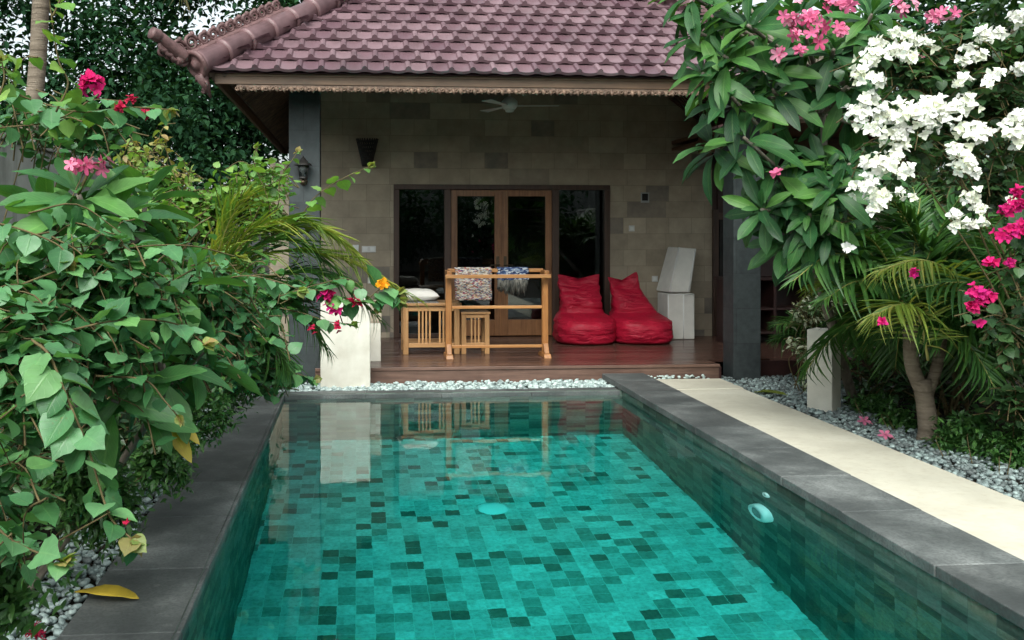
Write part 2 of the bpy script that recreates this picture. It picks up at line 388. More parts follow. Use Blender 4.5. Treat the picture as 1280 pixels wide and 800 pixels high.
class MB:
    def __init__(s): s.v = []; s.f = []; s.r = []; s.sm = []; s.uv = {}
    def add(s, vs, fs, smooth=False, r=None):
        b = len(s.v); r = random.random() if r is None else r
        s.v += [tuple(v) for v in vs]; s.r += [r] * len(vs)
        s.f += [tuple(b + i for i in f) for f in fs]; s.sm += [smooth] * len(fs)
        return b
    def box(s, lo, hi, rot=None, piv=None, r=None):
        x0, y0, z0 = lo; x1, y1, z1 = hi
        vs = [Vector(p) for p in ((x0, y0, z0), (x1, y0, z0), (x1, y1, z0), (x0, y1, z0), (x0, y0, z1), (x1, y0, z1), (x1, y1, z1), (x0, y1, z1))]
        if rot is not None:
            pv = Vector(piv) if piv is not None else (vs[0] + vs[6]) / 2
            vs = [pv + rot @ (v - pv) for v in vs]
        s.add(vs, [(0, 3, 2, 1), (4, 5, 6, 7), (0, 1, 5, 4), (1, 2, 6, 5), (2, 3, 7, 6), (3, 0, 4, 7)], False, r)
    def hexa(s, b, t, r=None):
        s.add(list(b) + list(t), [(0, 3, 2, 1), (4, 5, 6, 7), (0, 1, 5, 4), (1, 2, 6, 5), (2, 3, 7, 6), (3, 0, 4, 7)], False, r)
    def tube(s, pts, rad, n=8, cap=True, r=None, sweep=2 * math.pi, up=None):
        pts = [Vector(p) for p in pts]; k = len(pts)
        rad = rad if isinstance(rad, (list, tuple, np.ndarray)) else [rad] * k
        vs = []; side = None
        for i, p in enumerate(pts):
            d = (pts[min(i + 1, k - 1)] - pts[max(i - 1, 0)])
            d = d.normalized() if d.length > 1e-9 else Vector((0, 0, 1))
            if side is None:
                ref = Vector((0, 0, 1)) if abs(d.z) < .9 else Vector((1, 0, 0))
                side = d.cross(ref).normalized()
            else:
                side = (side - d * side.dot(d)); side = side.normalized() if side.length > 1e-6 else d.orthogonal().normalized()
            w = side.cross(d)
            for j in range(n):
                a = 2 * math.pi * j / n
                vs.append(p + (side * math.cos(a) + w * math.sin(a)) * rad[i])
        fs = [(i * n + j, i * n + (j + 1) % n, (i + 1) * n + (j + 1) % n, (i + 1) * n + j) for i in range(k - 1) for j in range(n)]
        if cap: fs += [tuple(range(n - 1, -1, -1)), tuple((k - 1) * n + j for j in range(n))]
        s.add(vs, fs, True, r)
    def lathe(s, prof, c, n=16, axis=(0, 0, 1), r=None, cap=True):
        """prof: (radius, height) pairs along the axis from c"""
        ax = Vector(axis).normalized(); a = ax.orthogonal().normalized(); b = ax.cross(a); c = Vector(c)
        vs = [c + ax * h + (a * math.cos(2 * math.pi * j / n) + b * math.sin(2 * math.pi * j / n)) * q for q, h in prof for j in range(n)]
        k = len(prof)
        fs = [(i * n + j, i * n + (j + 1) % n, (i + 1) * n + (j + 1) % n, (i + 1) * n + j) for i in range(k - 1) for j in range(n)]
        if cap: fs += [tuple(range(n - 1, -1, -1)), tuple((k - 1) * n + j for j in range(n))]
        s.add(vs, fs, True, r)
    def grid(s, pts, smooth=True, r=None, closed=False):
        """pts[i][j]"""
        a, b = len(pts), len(pts[0])
        fs = [(i * b + j, i * b + (j + 1) % b, (i + 1) * b + (j + 1) % b, (i + 1) * b + j) for i in range(a - 1) for j in range(b if closed else b - 1)]
        s.add([p for row in pts for p in row], fs, smooth, r)
    def build(s, name, mat, parent=None, bevel=0, loc=None, seg=2, uvs=None):
        me = bpy.data.meshes.new(name)
        me.from_pydata(s.v, [], s.f)
        me.polygons.foreach_set('use_smooth', s.sm)
        at = me.attributes.new('rnd', 'FLOAT', 'POINT'); at.data.foreach_set('value', s.r)
        if uvs is not None:
            ul = me.uv_layers.new(name='UVMap')
            for p in me.polygons:
                for li in p.loop_indices: ul.data[li].uv = uvs(me.vertices[me.loops[li].vertex_index].co, p.normal)
        me.update()
        o = link_mesh(name, me, mat, parent, loc)
        if bevel:
            bv = o.modifiers.new('bevel', 'BEVEL'); bv.width = bevel; bv.segments = seg; bv.limit_method = 'ANGLE'; bv.angle_limit = R(40)
        return o

def catmull(pts, n=6):
    pts = [Vector(p) for p in pts]
    if len(pts) < 3: return [pts[0].lerp(pts[-1], i / n) for i in range(n + 1)]
    q = [2 * pts[0] - pts[1]] + pts + [2 * pts[-1] - pts[-2]]
    out = []
    for i in range(1, len(q) - 2):
        for j in range(n):
            t = j / n
            out.append(.5 * ((2 * q[i]) + (q[i + 1] - q[i - 1]) * t + (2 * q[i - 1] - 5 * q[i] + 4 * q[i + 1] - q[i + 2]) * t * t + (3 * q[i] - q[i - 1] - 3 * q[i + 1] + q[i + 2]) * t ** 3))
    out.append(pts[-1])
    return out
# ------------------------------------------------------------------ setting
XL, XR, YF, YN, ZF, ZW = -.75, 2.8, 9.92, .6, -1.9, -.04
def ring_sheet(name, z, outer, hole, mat, kind='structure'):
    m = MB(); (a, b, c, d), (e, f, g, h) = outer, hole
    for lo, hi in (((a, b), (e, d)), ((g, b), (c, d)), ((e, b), (g, f)), ((e, h), (g, d))):
        m.add([(lo[0], lo[1], z), (hi[0], lo[1], z), (hi[0], hi[1], z), (lo[0], hi[1], z)], [(0, 1, 2, 3)])
    return tag(m.build(name, mat), None, None, kind=kind)
ring_sheet('ground', -.05, (-60, -40, 60, 90), (XL - .2, YN - .2, XR + .2, YF + .2), M['soil'])

def wall_uv(co, n):
    if abs(n.z) > .5: return (co.x, co.y)
    return (co.y if abs(n.x) > .5 else co.x, co.z)
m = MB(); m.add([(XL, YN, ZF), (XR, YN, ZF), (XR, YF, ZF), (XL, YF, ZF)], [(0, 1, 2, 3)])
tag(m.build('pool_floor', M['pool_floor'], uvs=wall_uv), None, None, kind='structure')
m = MB()
for (x0, y0), (x1, y1) in (((XL, YF), (XR, YF)), ((XR, YF), (XR, YN)), ((XR, YN), (XL, YN)), ((XL, YN), (XL, YF))):
    zt = .008
    m.add([(x0, y0, ZF), (x1, y1, ZF), (x1, y1, zt), (x0, y0, zt)], [(0, 3, 2, 1)])
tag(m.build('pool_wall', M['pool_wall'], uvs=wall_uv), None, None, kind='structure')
m = MB(); e = .012
m.box((XL - e, YN - e, ZF - e), (XR + e, YF + e, ZW))
tag(m.build('pool_water', M['water']), None, None, kind='structure')

def slabs(name, x0, x1, y0, y1, z0, z1, L, along='y', seed=1, bevel=.006):
    rr = random.Random(seed); m = MB(); t = y0 if along == 'y' else x0; end = y1 if along == 'y' else x1
    while t < end - .02:
        l = L * rr.uniform(.85, 1.15); e2 = min(end, t + l)
        if end - e2 < .15: e2 = end
        dz = rr.uniform(-.002, .002); dx = rr.uniform(-.003, .003)
        if along == 'y': m.box((x0 + dx, t + .0015, z0), (x1 + dx, e2 - .0015, z1 + dz), r=rr.random())
        else: m.box((t + .0015, y0 + dx, z0), (e2 - .0015, y1 + dx, z1 + dz), r=rr.random())
        t = e2
    return tag(m.build(name, M['coping'], bevel=bevel), None, None, kind='structure')
slabs('pool_coping', -1.23, XL + .02, -.9, 10.42, -.055, 0, .82, seed=3)
slabs('pool_coping', XR - .03, 3.25, -.9, 10.66, .01, .072, .86, seed=5)
slabs('pool_ledge', XL + .022, XR - .032, YF - .02, YF + .22, -.05, 0, .9, 'x', seed=8, bevel=.004)
slabs('pool_terrace', XL + .022, XR - .032, -.9, YN + .02, -.05, 0, .9, 'x', seed=9)
m = MB(); m.box((XR + .02, YN, -.2), (3.2, 10.64, .009)); m.box((-1.2, YN, -.2), (XL - .02, 10.4, -.056))
tag(m.build('pool_surround', M['concrete']), None, None, kind='structure')
m = MB()
m.box((3.253, -1, -.12), (4.12, 9.93, 0)); m.box((3.253, 9.935, -.12), (4.13, 10.62, .006))
tag(m.build('path', M['path'], bevel=.006), None, None, kind='structure')

# instancing of small template meshes with numpy
class Foliage:
    def __init__(s): s.V = []; s.Q = []; s.UV = []; s.Rn = []; s.n = 0
    def put(s, T, pos, dirs, nrm, size, rnd, wid=None):
        V, Q, UV = T; pos = np.asarray(pos, float).reshape(-1, 3); n = len(pos)
        if n == 0: return
        d = np.asarray(dirs, float).reshape(-1, 3); d = d / (np.linalg.norm(d, axis=1, keepdims=True) + 1e-9)
        u = np.asarray(nrm, float).reshape(-1, 3)
        x = np.cross(d, u); l = np.linalg.norm(x, axis=1, keepdims=True); x = np.where(l < 1e-4, np.array([[1, 0, 0]]), x / (l + 1e-9))
        z = np.cross(x, d)
        sz = np.broadcast_to(np.asarray(size, float), (n,)); wd = sz if wid is None else np.broadcast_to(np.asarray(wid, float), (n,)) * sz
        W = pos[:, None] + V[None, :, 0, None] * x[:, None] * wd[:, None, None] + (V[None, :, 1, None] * d[:, None] + V[None, :, 2, None] * z[:, None]) * sz[:, None, None]
        k = len(V)
        s.V.append(W.reshape(-1, 3)); s.Q.append((Q[None] + (np.arange(n) * k)[:, None, None] + s.n).reshape(-1, 4))
        s.UV.append(np.tile(UV[Q.reshape(-1)], (n, 1))); s.Rn.append(np.repeat(np.broadcast_to(np.asarray(rnd, float), (n,)), k)); s.n += n * k
    def raw(s, V, Q, UV, rnd):
        s.V.append(V); s.Q.append(Q + s.n); s.UV.append(UV[Q.reshape(-1)]); s.Rn.append(np.full(len(V), rnd)); s.n += len(V)
    def build(s, name, mat, parent=None, loc=None):
        if not s.V: return None
        V = np.concatenate(s.V); Q = np.concatenate(s.Q); UV = np.concatenate(s.UV); Rn = np.concatenate(s.Rn)
        me = bpy.data.meshes.new(name)
        me.vertices.add(len(V)); me.vertices.foreach_set('co', V.astype(np.float32).ravel())
        me.loops.add(Q.size); me.loops.foreach_set('vertex_index', Q.astype(np.int32).ravel())
        me.polygons.add(len(Q)); me.polygons.foreach_set('loop_start', (np.arange(len(Q)) * 4).astype(np.int32))
        me.polygons.foreach_set('use_smooth', np.ones(len(Q), bool))
        ul = me.uv_layers.new(name='UVMap'); ul.data.foreach_set('uv', UV.astype(np.float32).ravel())
        a = me.attributes.new('rnd', 'FLOAT', 'POINT'); a.data.foreach_set('value', Rn.astype(np.float32))
        me.update(calc_edges=True)
        return link_mesh(name, me, mat, parent, loc)

# pebbles: squashed, slightly irregular stones
def pebble_template(seed):
    r = np.random.default_rng(seed); n, k = 8, 4
    V = []; Q = []
    for i in range(k + 1):
        a = math.pi * (i + .35 * (i == 0) - .35 * (i == k)) / k
        for j in range(n):
            b = 2 * math.pi * j / n
            V.append((math.sin(a) * math.cos(b), math.sin(a) * math.sin(b), math.cos(a)))
    V = np.array(V) * (1, .72, .5) * (1 + r.normal(0, .07, (len(V), 1)))
    for i in range(k):
        for j in range(n): Q.append((i * n + j, (i + 1) * n + j, (i + 1) * n + (j + 1) % n, i * n + (j + 1) % n))
    Q.append((0, 2, 4, 6)); 
    return V, np.array(Q), np.zeros((len(V), 2))
PEB = [pebble_template(i) for i in range(4)]
def pebble_bed(name, x0, x1, y0, y1, n, z=-.045, bright=0., seed=1, smin=.014, smax=.034, keep=None):
    r = np.random.default_rng(seed); F = Foliage()
    for T in PEB:
        k = n // 4
        pos = np.stack([r.uniform(x0, x1, k), r.uniform(y0, y1, k), z + r.uniform(.0, .045, k)], 1)
        if keep is not None: pos = pos[[bool(keep(*p)) for p in pos]]
        k = len(pos); a = r.uniform(0, 6.28, k)
        d = np.stack([np.cos(a), np.sin(a), r.normal(0, .25, k)], 1); u = np.stack([r.normal(0, .3, k), r.normal(0, .3, k), np.ones(k)], 1)
        F.put(T, pos, d, u, r.uniform(smin, smax, k), np.clip(r.beta(1.6, 1.8, k) + bright, 0, 1))
    return tag(F.build(name, M['pebble']), None, None, kind='stuff')
pebble_bed('pebbles', XL - .35, XR - .02, YF + .21, 10.67, 1700, -.04, .30, 2, .018, .042)
pebble_bed('pebbles', 4.125, 4.75, 3.6, 10.8, 4200, -.045, -.16, 3)
pebble_bed('pebbles', 4.4, 5.5, 9.3, 10.9, 1100, -.045, -.12, 5)
pebble_bed('pebbles', -1.62, -1.235, 1.7, 9.6, 2400, -.045, .05, 4, .014, .034)
pebble_bed('pebbles', 3.24, 4.0, 10.62, 10.68, 50, -.005, .75, 6, .016, .032)

# ------------------------------------------------------------------ house
DZ = .16; WY = 13.75; DF = 10.69
house = thing('house', 'stone villa with mauve tiled hip roof and open wooden porch facing the pool', 'house', (1.85, DF, 0))
m = MB(); y = DF + .018; i = 0
while y < WY - .01:
    e2 = min(y + .118, WY); m.box((-.45, y, DZ - .03), (4.14 if y < 10.95 else 4.9, e2 - .004, DZ + random.uniform(-.0012, .0012))); y = e2
m.box((4.904, 10.95, DZ - .03), (7.6, 11.2, DZ)); m.box((4.9, 11.204, DZ - .03), (7.6, 13.6, DZ + .001))
m.build('deck_boards', M['deck'], house, bevel=.003)
m = MB(); m.box((-.45, DF, -.06), (4.14, DF + .016, DZ - .036)); m.box((-.45, DF - .012, DZ - .034), (4.15, DF + .016, DZ + .001))
m.build('deck_riser', M['deck_riser'], house, bevel=.004)
m = MB(); m.box((4.54, 10.93, -.06), (7.6, 10.948, DZ)); m.box((4.142, DF + .002, -.06), (4.17, 10.96, DZ - .034))
m.build('side_riser', M['redwood'], house, bevel=.004)
m = MB(); m.box((-.4, DF + .03, -.06), (4.1, WY - .02, DZ - .035)); m.build('deck_base', M['dark'], house)

fx0, fx1 = P(492, 300, WY).x, P(762, 300, WY).x; fz1 = P(600, 231, WY).z
wl, wr = P(362, 300, WY).x, P(890, 300, WY).x
m = MB(); m.box((P(337, 300, WY).x, WY, -.05), (wl - .002, WY + .2, 2.65))
m.box((wl, WY, -.05), (fx0, WY + .2, 3.75)); m.box((fx1, WY, -.05), (wr, WY + .2, 3.75)); m.box((fx0, WY, fz1), (fx1, WY + .2, 3.75))
m.build('rear_wall', M['blocks'], house)
m = MB(); m.box((wl, WY + .2, -.05), (wl + .2, 17, 3.75)); m.box((7.6, WY - .2, -.05), (7.8, 17, 3.2)); m.box((wl + .2, 16.8, -.05), (7.6, 17, 3.75))
m.build('outer_wall', M['blocks'], house)
m = MB(); m.box((wr + .08, WY - .02, -.05), (7.6, WY + .18, 3.75)); m.box((wr + .001, WY + .01, 2.001), (wr + .079, WY + .18, 3.75)); m.build('side_wall', M['redwood'], house)
m = MB(); m.box((wr, WY - .06, DZ), (wr + .08, WY + .19, 2.0)); m.box((wr + .08, WY - .05, 1.85), (wr + .6, WY - .022, 1.95)); m.build('passage_frame', M['dark_wood'], house, bevel=.004)
m = MB(); m.box((wr + .1, WY - .04, DZ), (wr + .55, WY - .021, 1.85)); m.build('passage_shade_panel', M['dark'], house)  # dark panel stands in for the shade inside the open passage
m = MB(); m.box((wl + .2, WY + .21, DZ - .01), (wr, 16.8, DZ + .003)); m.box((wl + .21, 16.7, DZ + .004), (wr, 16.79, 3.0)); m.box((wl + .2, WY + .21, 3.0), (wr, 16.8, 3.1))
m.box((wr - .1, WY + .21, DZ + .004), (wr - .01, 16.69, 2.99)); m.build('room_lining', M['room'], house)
# pillars of dark stone
for (a, b, yy) in ((361, 400, 10.72), (917, 951, 10.62)):
    x0, x1 = P(a, 300, yy).x, P(b, 300, yy).x
    m = MB(); m.box((x0, yy, -.05), (x1, yy + x1 - x0, 3.7)); m.build('pillar', M['pillar'], house, bevel=.006)
# door frame and leaves
def px(x, Y=WY): return P(x, 300, Y).x
m = MB(); FY = WY - .03
fr = [(492, 499), (555.5, 563.5), (690, 698.5), (755.5, 762)]
for a, b in fr: m.box((px(a), FY, DZ), (px(b), WY + .14, fz1 - .07))
m.box((px(492), FY - .004, fz1 - .07), (px(762), WY + .14, fz1)); 
m.box((px(499), FY + .01, DZ + .001), (px(555.5), WY + .1, DZ + .05)); m.box((px(698.5), FY + .01, DZ + .001), (px(755.5), WY + .1, DZ + .05))
m.build('door_frame', M['dark_wood'], house, bevel=.005)
for a, b in ((499, 555.5), (698.5, 755.5)):
    m = MB(); m.box((px(a) + .001, WY + .04, DZ + .051), (px(b) - .001, WY + .046, fz1 - .071)); m.build('window_pane', M['glass'], house)
for a, b, hs in ((563.5, 626.5, 1), (627, 690, 0)):
    x0, x1 = px(a) + .003, px(b) - .003; st = .092; m = MB(); z0, z1 = DZ + .012, fz1 - .075
    m.box((x0, WY, z0), (x0 + st, WY + .05, z1)); m.box((x1 - st, WY, z0), (x1, WY + .05, z1))
    m.box((x0 + st, WY + .001, z1 - .09), (x1 - st, WY + .049, z1)); m.box((x0 + st, WY + .001, z0), (x1 - st, WY + .049, z0 + .23))
    if hs: m.box((x1 - .02, WY - .012, z0), (x1 + .012, WY - .001, z1))
    d = m.build('door', M['door_wood'], house, bevel=.005)
    m = MB(); m.box((x0 + st, WY + .022, z0 + .23), (x1 - st, WY + .028, z1 - .09)); m.build('glass_pane', M['glass'], d)
    hx = x1 - st * .52 if hs else x0 + st * .52
    m = MB(); m.box((hx - .022, WY - .01, 1.10), (hx + .022, WY - .001, 1.32)); m.tube([(hx, WY - .008, 1.2), (hx, WY - .05, 1.2), (hx + (.03 if hs else -.03), WY - .055, 1.2), (hx + (-.11 if hs else .11), WY - .05, 1.19)], .009)
    m.lathe([(.0, 0), (.016, .003), (.016, .012)], (hx, WY - .014, 1.13), 10, (0, -1, 0))
    m.build('handle', M['bronze'], d, bevel=.002)

# roof
EX0, EX1, EY0, EY1, EZ = -1.5, 5.2, 9.9, 18.8, 3.325; SL = R(37); cs, sn = math.cos(SL), math.sin(SL)
hw = (EX1 - EX0) / 2; RZ = EZ + hw * math.tan(SL)
rt = MB()
A, B_, C_, D_ = Vector((EX0, EY0, EZ)), Vector((EX1, EY0, EZ)), Vector((EX1, EY1, EZ)), Vector((EX0, EY1, EZ))
R0, R1 = Vector((1.85, EY0 + hw, RZ)), Vector((1.85, EY1 - hw, RZ)); dn = Vector((0, 0, -.035))
rt.add([A + dn, B_ + dn, C_ + dn, D_ + dn, R0 + dn, R1 + dn], [(0, 1, 4), (1, 2, 5, 4), (2, 3, 5), (3, 0, 4, 5)], False, .1)
TW, TL, TE = .2225, .30, .243
prof = [(0, .004), (.010, .030), (.033, .044), (.056, .030), (.067, .004), (.105, -.006), (.145, -.009), (.185, -.006), (TW + .004, .004)]
def slope_tiles(O, a, u, W, rows):
    nrm = (Vector((0, 0, 1)) * cs - u * sn); sl = u * cs + Vector((0, 0, 1)) * sn
    for j in range(rows):
        s0 = j * TE - .05; h = max(0, s0 * cs)
        i0 = math.floor((h - .1) / TW) - 1; off = (j % 2) * TW * .5
        for i in range(i0, int((W - h) / TW) + 2):
            x = i * TW + off
            if x + TW * .6 < h or x + TW * .4 > W - h: continue
            r = random.random(); vs = []
            tl = random.uniform(-.003, .003)
            for (s, lift, fl) in ((s0, .046 + tl, 1), (s0 + TE * .84, .014, .8), (s0 + TE * 1.0, .004, .05), (s0 + TL, -.012, 0)):
                for (px_, pz) in prof:
                    vs.append(O + a * min(max(x + px_, h - .10), W - h + .10) + sl * s + nrm * (pz * fl + lift))
            k = len(prof)
            for (px_, pz) in prof: vs.append(O + a * min(max(x + px_, h - .10), W - h + .10) + sl * (s0 + .002) + nrm * (min(pz, .006) + .046 + tl - .032))
            fs = [(w_ * k + q, w_ * k + q + 1, w_ * k + k + q + 1, w_ * k + k + q) for w_ in (0, 1, 2) for q in range(k - 1)] + [(4 * k + q, 4 * k + q + 1, q + 1, q) for q in range(k - 1)]
            rt.add(vs, fs, False, r)
X_, Y_ = Vector((1, 0, 0)), Vector((0, 1, 0))
slope_tiles(A, X_, Y_, EX1 - EX0, 17); slope_tiles(B_, Y_, -X_, EY1 - EY0, 17); slope_tiles(C_, -X_, -Y_, EX1 - EX0, 17); slope_tiles(D_, -Y_, X_, EY1 - EY0, 17)
roof = rt.build('roof', M['tile'], house)
for (c, tgt) in ((A, R0), (B_, R0), (C_, R1), (D_, R1), (R0, R1)):
    m = MB(); d = (tgt - c); L = d.length; d.normalize(); up = Vector((0, 0, .10)); t = -.14 if c in (A, B_) else .06
    while t < L - .05:
        p0 = c + d * t + up; p1 = c + d * min(t + .40, L) + up
        m.tube([p0, p0 + d * .035, p0 + d * .04, p1], [.132, .132, .120, .107], 18); t += .345
    m.build('ridge_cap', M['ridge'], roof)
# carved crest and horn on the two front hips
def spiral(m, c, ax, up, r0, turns, rad, sgn=1):
    pts = []; n = int(14 * turns)
    for i in range(n + 1):
        a = sgn * 2 * math.pi * turns * i / n; q = r0 * (1 - .78 * i / n)
        pts.append(c + ax * math.cos(a) * q + up * math.sin(a) * q)
    m.tube(pts, [rad * (1 - .4 * i / n) for i in range(n + 1)], 7)
for c, hx in ((A, 1), (B_, -1)):
    d = Vector((hx, 1, math.tan(SL))).normalized(); side = Vector((-hx, 1, 0)).normalized(); up = side.cross(d).normalized()
    if up.z < 0: up = -up
    base = c + Vector((0, 0, .10)) + side * .08 + up * .14
    m = MB(); t = -.22; i = 0
    while t < 1.25:
        q = .085 if i < 2 else .066; q *= 1 - .12 * max(0, t)
        cc = base + d * t + up * (q * .75)
        spiral(m, cc, d, up, q, 1.9, .02, 1); spiral(m, cc + d * q * .9 - up * q * .5, d, up, q * .5, 1.5, .014, -1)
        m.lathe([(0, -.02), (.02, -.018), (.026, 0), (.02, .018), (0, .02)], cc + up * q * .95 + d * q * .6, 8, side)
        t += q * 1.95; i += 1
    cr = [base + d * s_ + up * (-.04) for s_ in np.linspace(-.3, 1.35, 12)]
    m.tube(cr, [.05, .055] + [.045] * 9 + [.03], 8)
    m.build('crest', M['ornament'], roof)
    m = MB(); e0 = base - d * .2
    hp = catmull([e0 + up * -.04, e0 - d * .07 + up * .07, e0 - d * .13 + up * .16, e0 - d * .18 + up * .24, e0 - d * .25 + up * .31])
    m.tube(hp, [.075 * (1 - .35 * i / len(hp)) * (1.2 if i > len(hp) * .75 else 1) for i in range(len(hp))], 10)
    for k in range(4):
        spiral(m, e0 - d * (.03 + .05 * k) + up * (.0 + .06 * k - .03), d, up, .085 - .01 * k, 1.7, .024, -1); spiral(m, e0 - d * (.0 + .06 * k) + side * .06 + up * (-.06 + .05 * k), d, up, .07 - .008 * k, 1.6, .02, 1)
    # end plate of the hip with a hanging carved drop
    ec = c + Vector((0, 0, .10)) - d * .15
    m.lathe([(.152, 0), (.152, .03), (.12, .045), (.11, .03), (.06, .03), (.05, .05), (0, .06)], ec + d * .01, 20, -d)
    for k in range(5):
        spiral(m, ec - d * .02 - up * (.13 + .035 * k) + side * (.04 * math.sin(k * 2)), side, up, .055 - .007 * k, 1.5, .015, 1 if k % 2 else -1)
    m.tube([ec - up * .1, ec - up * .22, ec - up * .36], [.07, .045, .01], 8)
    m.build('horn_finial', M['ornament'], roof)
# fascia, carving, soffit with slats, ceiling
FI = .06; fz0, fz1_ = 3.185, 3.325
m = MB(); m.box((EX0 + FI, EY0 + FI, fz0), (EX1 - FI, EY0 + FI + .035, fz1_ - .012)); m.box((EX0 + FI + .002, EY0 + FI - .012, fz1_ - .06), (EX1 - FI - .002, EY0 + FI + .03, fz1_ + .002)); m.build('fascia', M['fascia'], house, bevel=.004)
m = MB()
for x in (EX0 + FI, EX1 - FI - .035): m.box((x, EY0 + FI + .036, fz0), (x + .035, EY1 - FI, fz1_ - .01))
m.box((EX0 + FI + .036, EY1 - FI - .035, fz0), (EX1 - FI - .036, EY1 - FI, fz1_ - .01)); m.build('side_fascia', M['fascia_side'], house, bevel=.004)
m = MB(); n = 84; y0 = EY0 + FI + .012; rr = random.Random(4)
x0, x1 = EX0 + .28, EX1 - .28; stp = (x1 - x0) / n
m.box((x0, y0 - .002, fz0 - .03), (x1, y0 + .022, fz0 - .002), r=.2)
for i in range(n):
    x = x0 + (i + .5) * stp; dz = rr.uniform(-.006, .006)
    m.tube([(x, y0 + .01, fz0 - .026), (x + .008, y0 - .004, fz0 - .05), (x + .016, y0 + .004, fz0 - .078 + dz)], [.020, .023, .005], 6, r=rr.random())
    spiral(m, Vector((x - stp * .45, y0 - .004, fz0 - .042)), X_, Vector((0, 0, 1)), .022, 1.3, .007, 1 if i % 2 else -1)
m.build('eave_carving', M['carved'], house)
m = MB(); zi = .0
def soffit(O, a, u, W):
    nrm = Vector((0, 0, 1)) * cs - u * sn; sl = u * cs + Vector((0, 0, 1)) * sn; D = 1.3
    o = O - nrm * .10 + sl * .08
    m.add([o + a * .1, o + a * (W - .1), o + a * (W - .1 - D * cs) + sl * D, o + a * (.1 + D * cs) + sl * D], [(0, 1, 2, 3)], False, .1)
    k = int(W / .105)
    for i in range(k):
        x = .1 + i * .105
        m.box((0, 0, 0), (0, 0, 0)) if False else None
        s1 = min(D, max(.12, x / cs), max(.12, (W - x) / cs))
        q = [o + a * x - nrm * .05, o + a * (x + .05) - nrm * .05, o + a * (x + .05) + sl * s1 - nrm * .05, o + a * x + sl * s1 - nrm * .05]
        m.hexa(q, [v + nrm * .048 for v in q])
soffit(A, X_, Y_, EX1 - EX0); soffit(D_, -Y_, X_, EY1 - EY0); soffit(B_, Y_, -X_, EY1 - EY0); soffit(C_, -X_, -Y_, EX1 - EX0)
m.build('soffit', M['soffit'], house)
m = MB(); m.box((-.75, 10.75, 3.71), (4.9, WY + .2, 3.75)); m.build('ceiling', M['ceiling'], house)
m = MB(); m.box((-.72, 10.78, 3.5), (4.5, 10.95, 3.705)); m.box((-.70, 10.952, 3.5), (-.52, WY - .002, 3.704)); m.build('ring_beam', M['dark_wood'], house)
m = MB(); m.box((4.6, 12.5, 2.74), (7.6, 12.64, 2.94)); m.box((4.6, 12.642, 2.86), (9.0, WY - .03, 2.9)); m.box((4.6, 10.9, 2.95), (9.0, WY - .03, 3.0)); m.build('side_beam_shade_roof', M['fascia'], house, bevel=.005)  # beam and plank, plus a flat roof sheet added to darken the wing
cab = thing('cabinet', 'dark red wooden shelf cabinet in the shade right of the right stone pillar', 'cabinet', (5.5, 12.6, DZ))
m = MB(); x0, x1, y0, y1 = 4.98, 6.3, 12.5, 12.95
m.box((x0, y0, DZ), (x0 + .05, y1, 1.02)); m.box((x1 - .05, y0, DZ), (x1, y1, 1.02)); m.box((x0 + .05, y1 - .02, DZ), (x1 - .05, y1, 1.0)); m.box((x0 + .62, y0 + .01, DZ + .06), (x0 + .66, y1 - .02, 1.0))
m.build('side_panel', M['redwood'], cab, bevel=.003)
m = MB(); m.box((x0 - .03, y0 - .03, 1.021), (x1 + .03, y1 + .01, 1.06)); m.build('top', M['redwood'], cab, bevel=.004)
for z in (.3, .62):
    m = MB(); m.box((x0 + .051, y0 + .005, z), (x0 + .619, y1 - .021, z + .03)); m.box((x0 + .661, y0 + .005, z), (x1 - .051, y1 - .021, z + .03)); m.build('shelf', M['redwood'], cab, bevel=.003)

# ------------------------------------------------------------------ fittings on the house
fan = thing('ceiling_fan', 'white ceiling fan hanging under the dark porch ceiling', 'fan', (P(637, 128, 12.0).x, 12.0, 3.3))
c = Vector(fan.location)
m = MB(); m.lathe([(.02, .0), (.075, .01), (.10, .05), (.10, .11), (.06, .15), (.02, .17)], c + Vector((0, 0, -.09)), 18); m.lathe([(.0, -.03), (.05, -.025), (.06, 0), (.06, .012)], c + Vector((0, 0, -.09)), 16); m.build('motor', M['white_plastic'], fan)
m = MB(); m.tube([c + Vector((0, 0, .08)), c + Vector((0, 0, .41))], .014, 8); m.lathe([(.02, 0), (.06, .04), (.065, .08)], c + Vector((0, 0, .33)), 14); m.build('downrod', M['white_plastic'], fan)
for k in range(3):
    a = R(-6 + 120 * k); d = Vector((math.cos(a), math.sin(a), 0)); w = Vector((-d.y, d.x, 0)); m = MB(); tz = Vector((0, 0, .006)); o = c + Vector((0, 0, -.035))
    q = [o + d * .1 - w * .03, o + d * .62 - w * .065 - tz, o + d * .62 + w * .065 + tz, o + d * .1 + w * .03]
    m.hexa([v - Vector((0, 0, .008)) for v in q], q); m.build('blade', M['white_plastic'], fan, bevel=.003)

LY = 10.72
ln = thing('wall_lantern', 'black glass-sided coach lantern on the left stone pillar', 'lantern', P(379, 215, LY))
c = P(379, 213, LY - .10)
def hexring(z, q): return [c + Vector((q * math.cos(R(60 * k + 30)), q * math.sin(R(60 * k + 30)), z)) for k in range(6)]
m = MB()
for (z0, q0, z1, q1) in ((.055, .068, -.075, .042),):
    t_, b_ = hexring(z0, q0), hexring(z1, q1)
    for k in range(6): m.tube([t_[k], b_[k]], .004, 5)
    for k in range(6): m.tube([t_[k], t_[(k + 1) % 6]], .006, 5); m.tube([b_[k], b_[(k + 1) % 6]], .006, 5)
m.lathe([(.045, -.095), (.05, -.078), (.04, -.07)], c, 12)
m.build('cage', M['black_metal'], ln)
m = MB(); m.lathe([(.10, .055), (.098, .062), (.065, .09), (.035, .115), (.03, .13), (.012, .14), (.01, .155), (.0, .16)], c, 12); m.build('cap', M['black_metal'], ln)
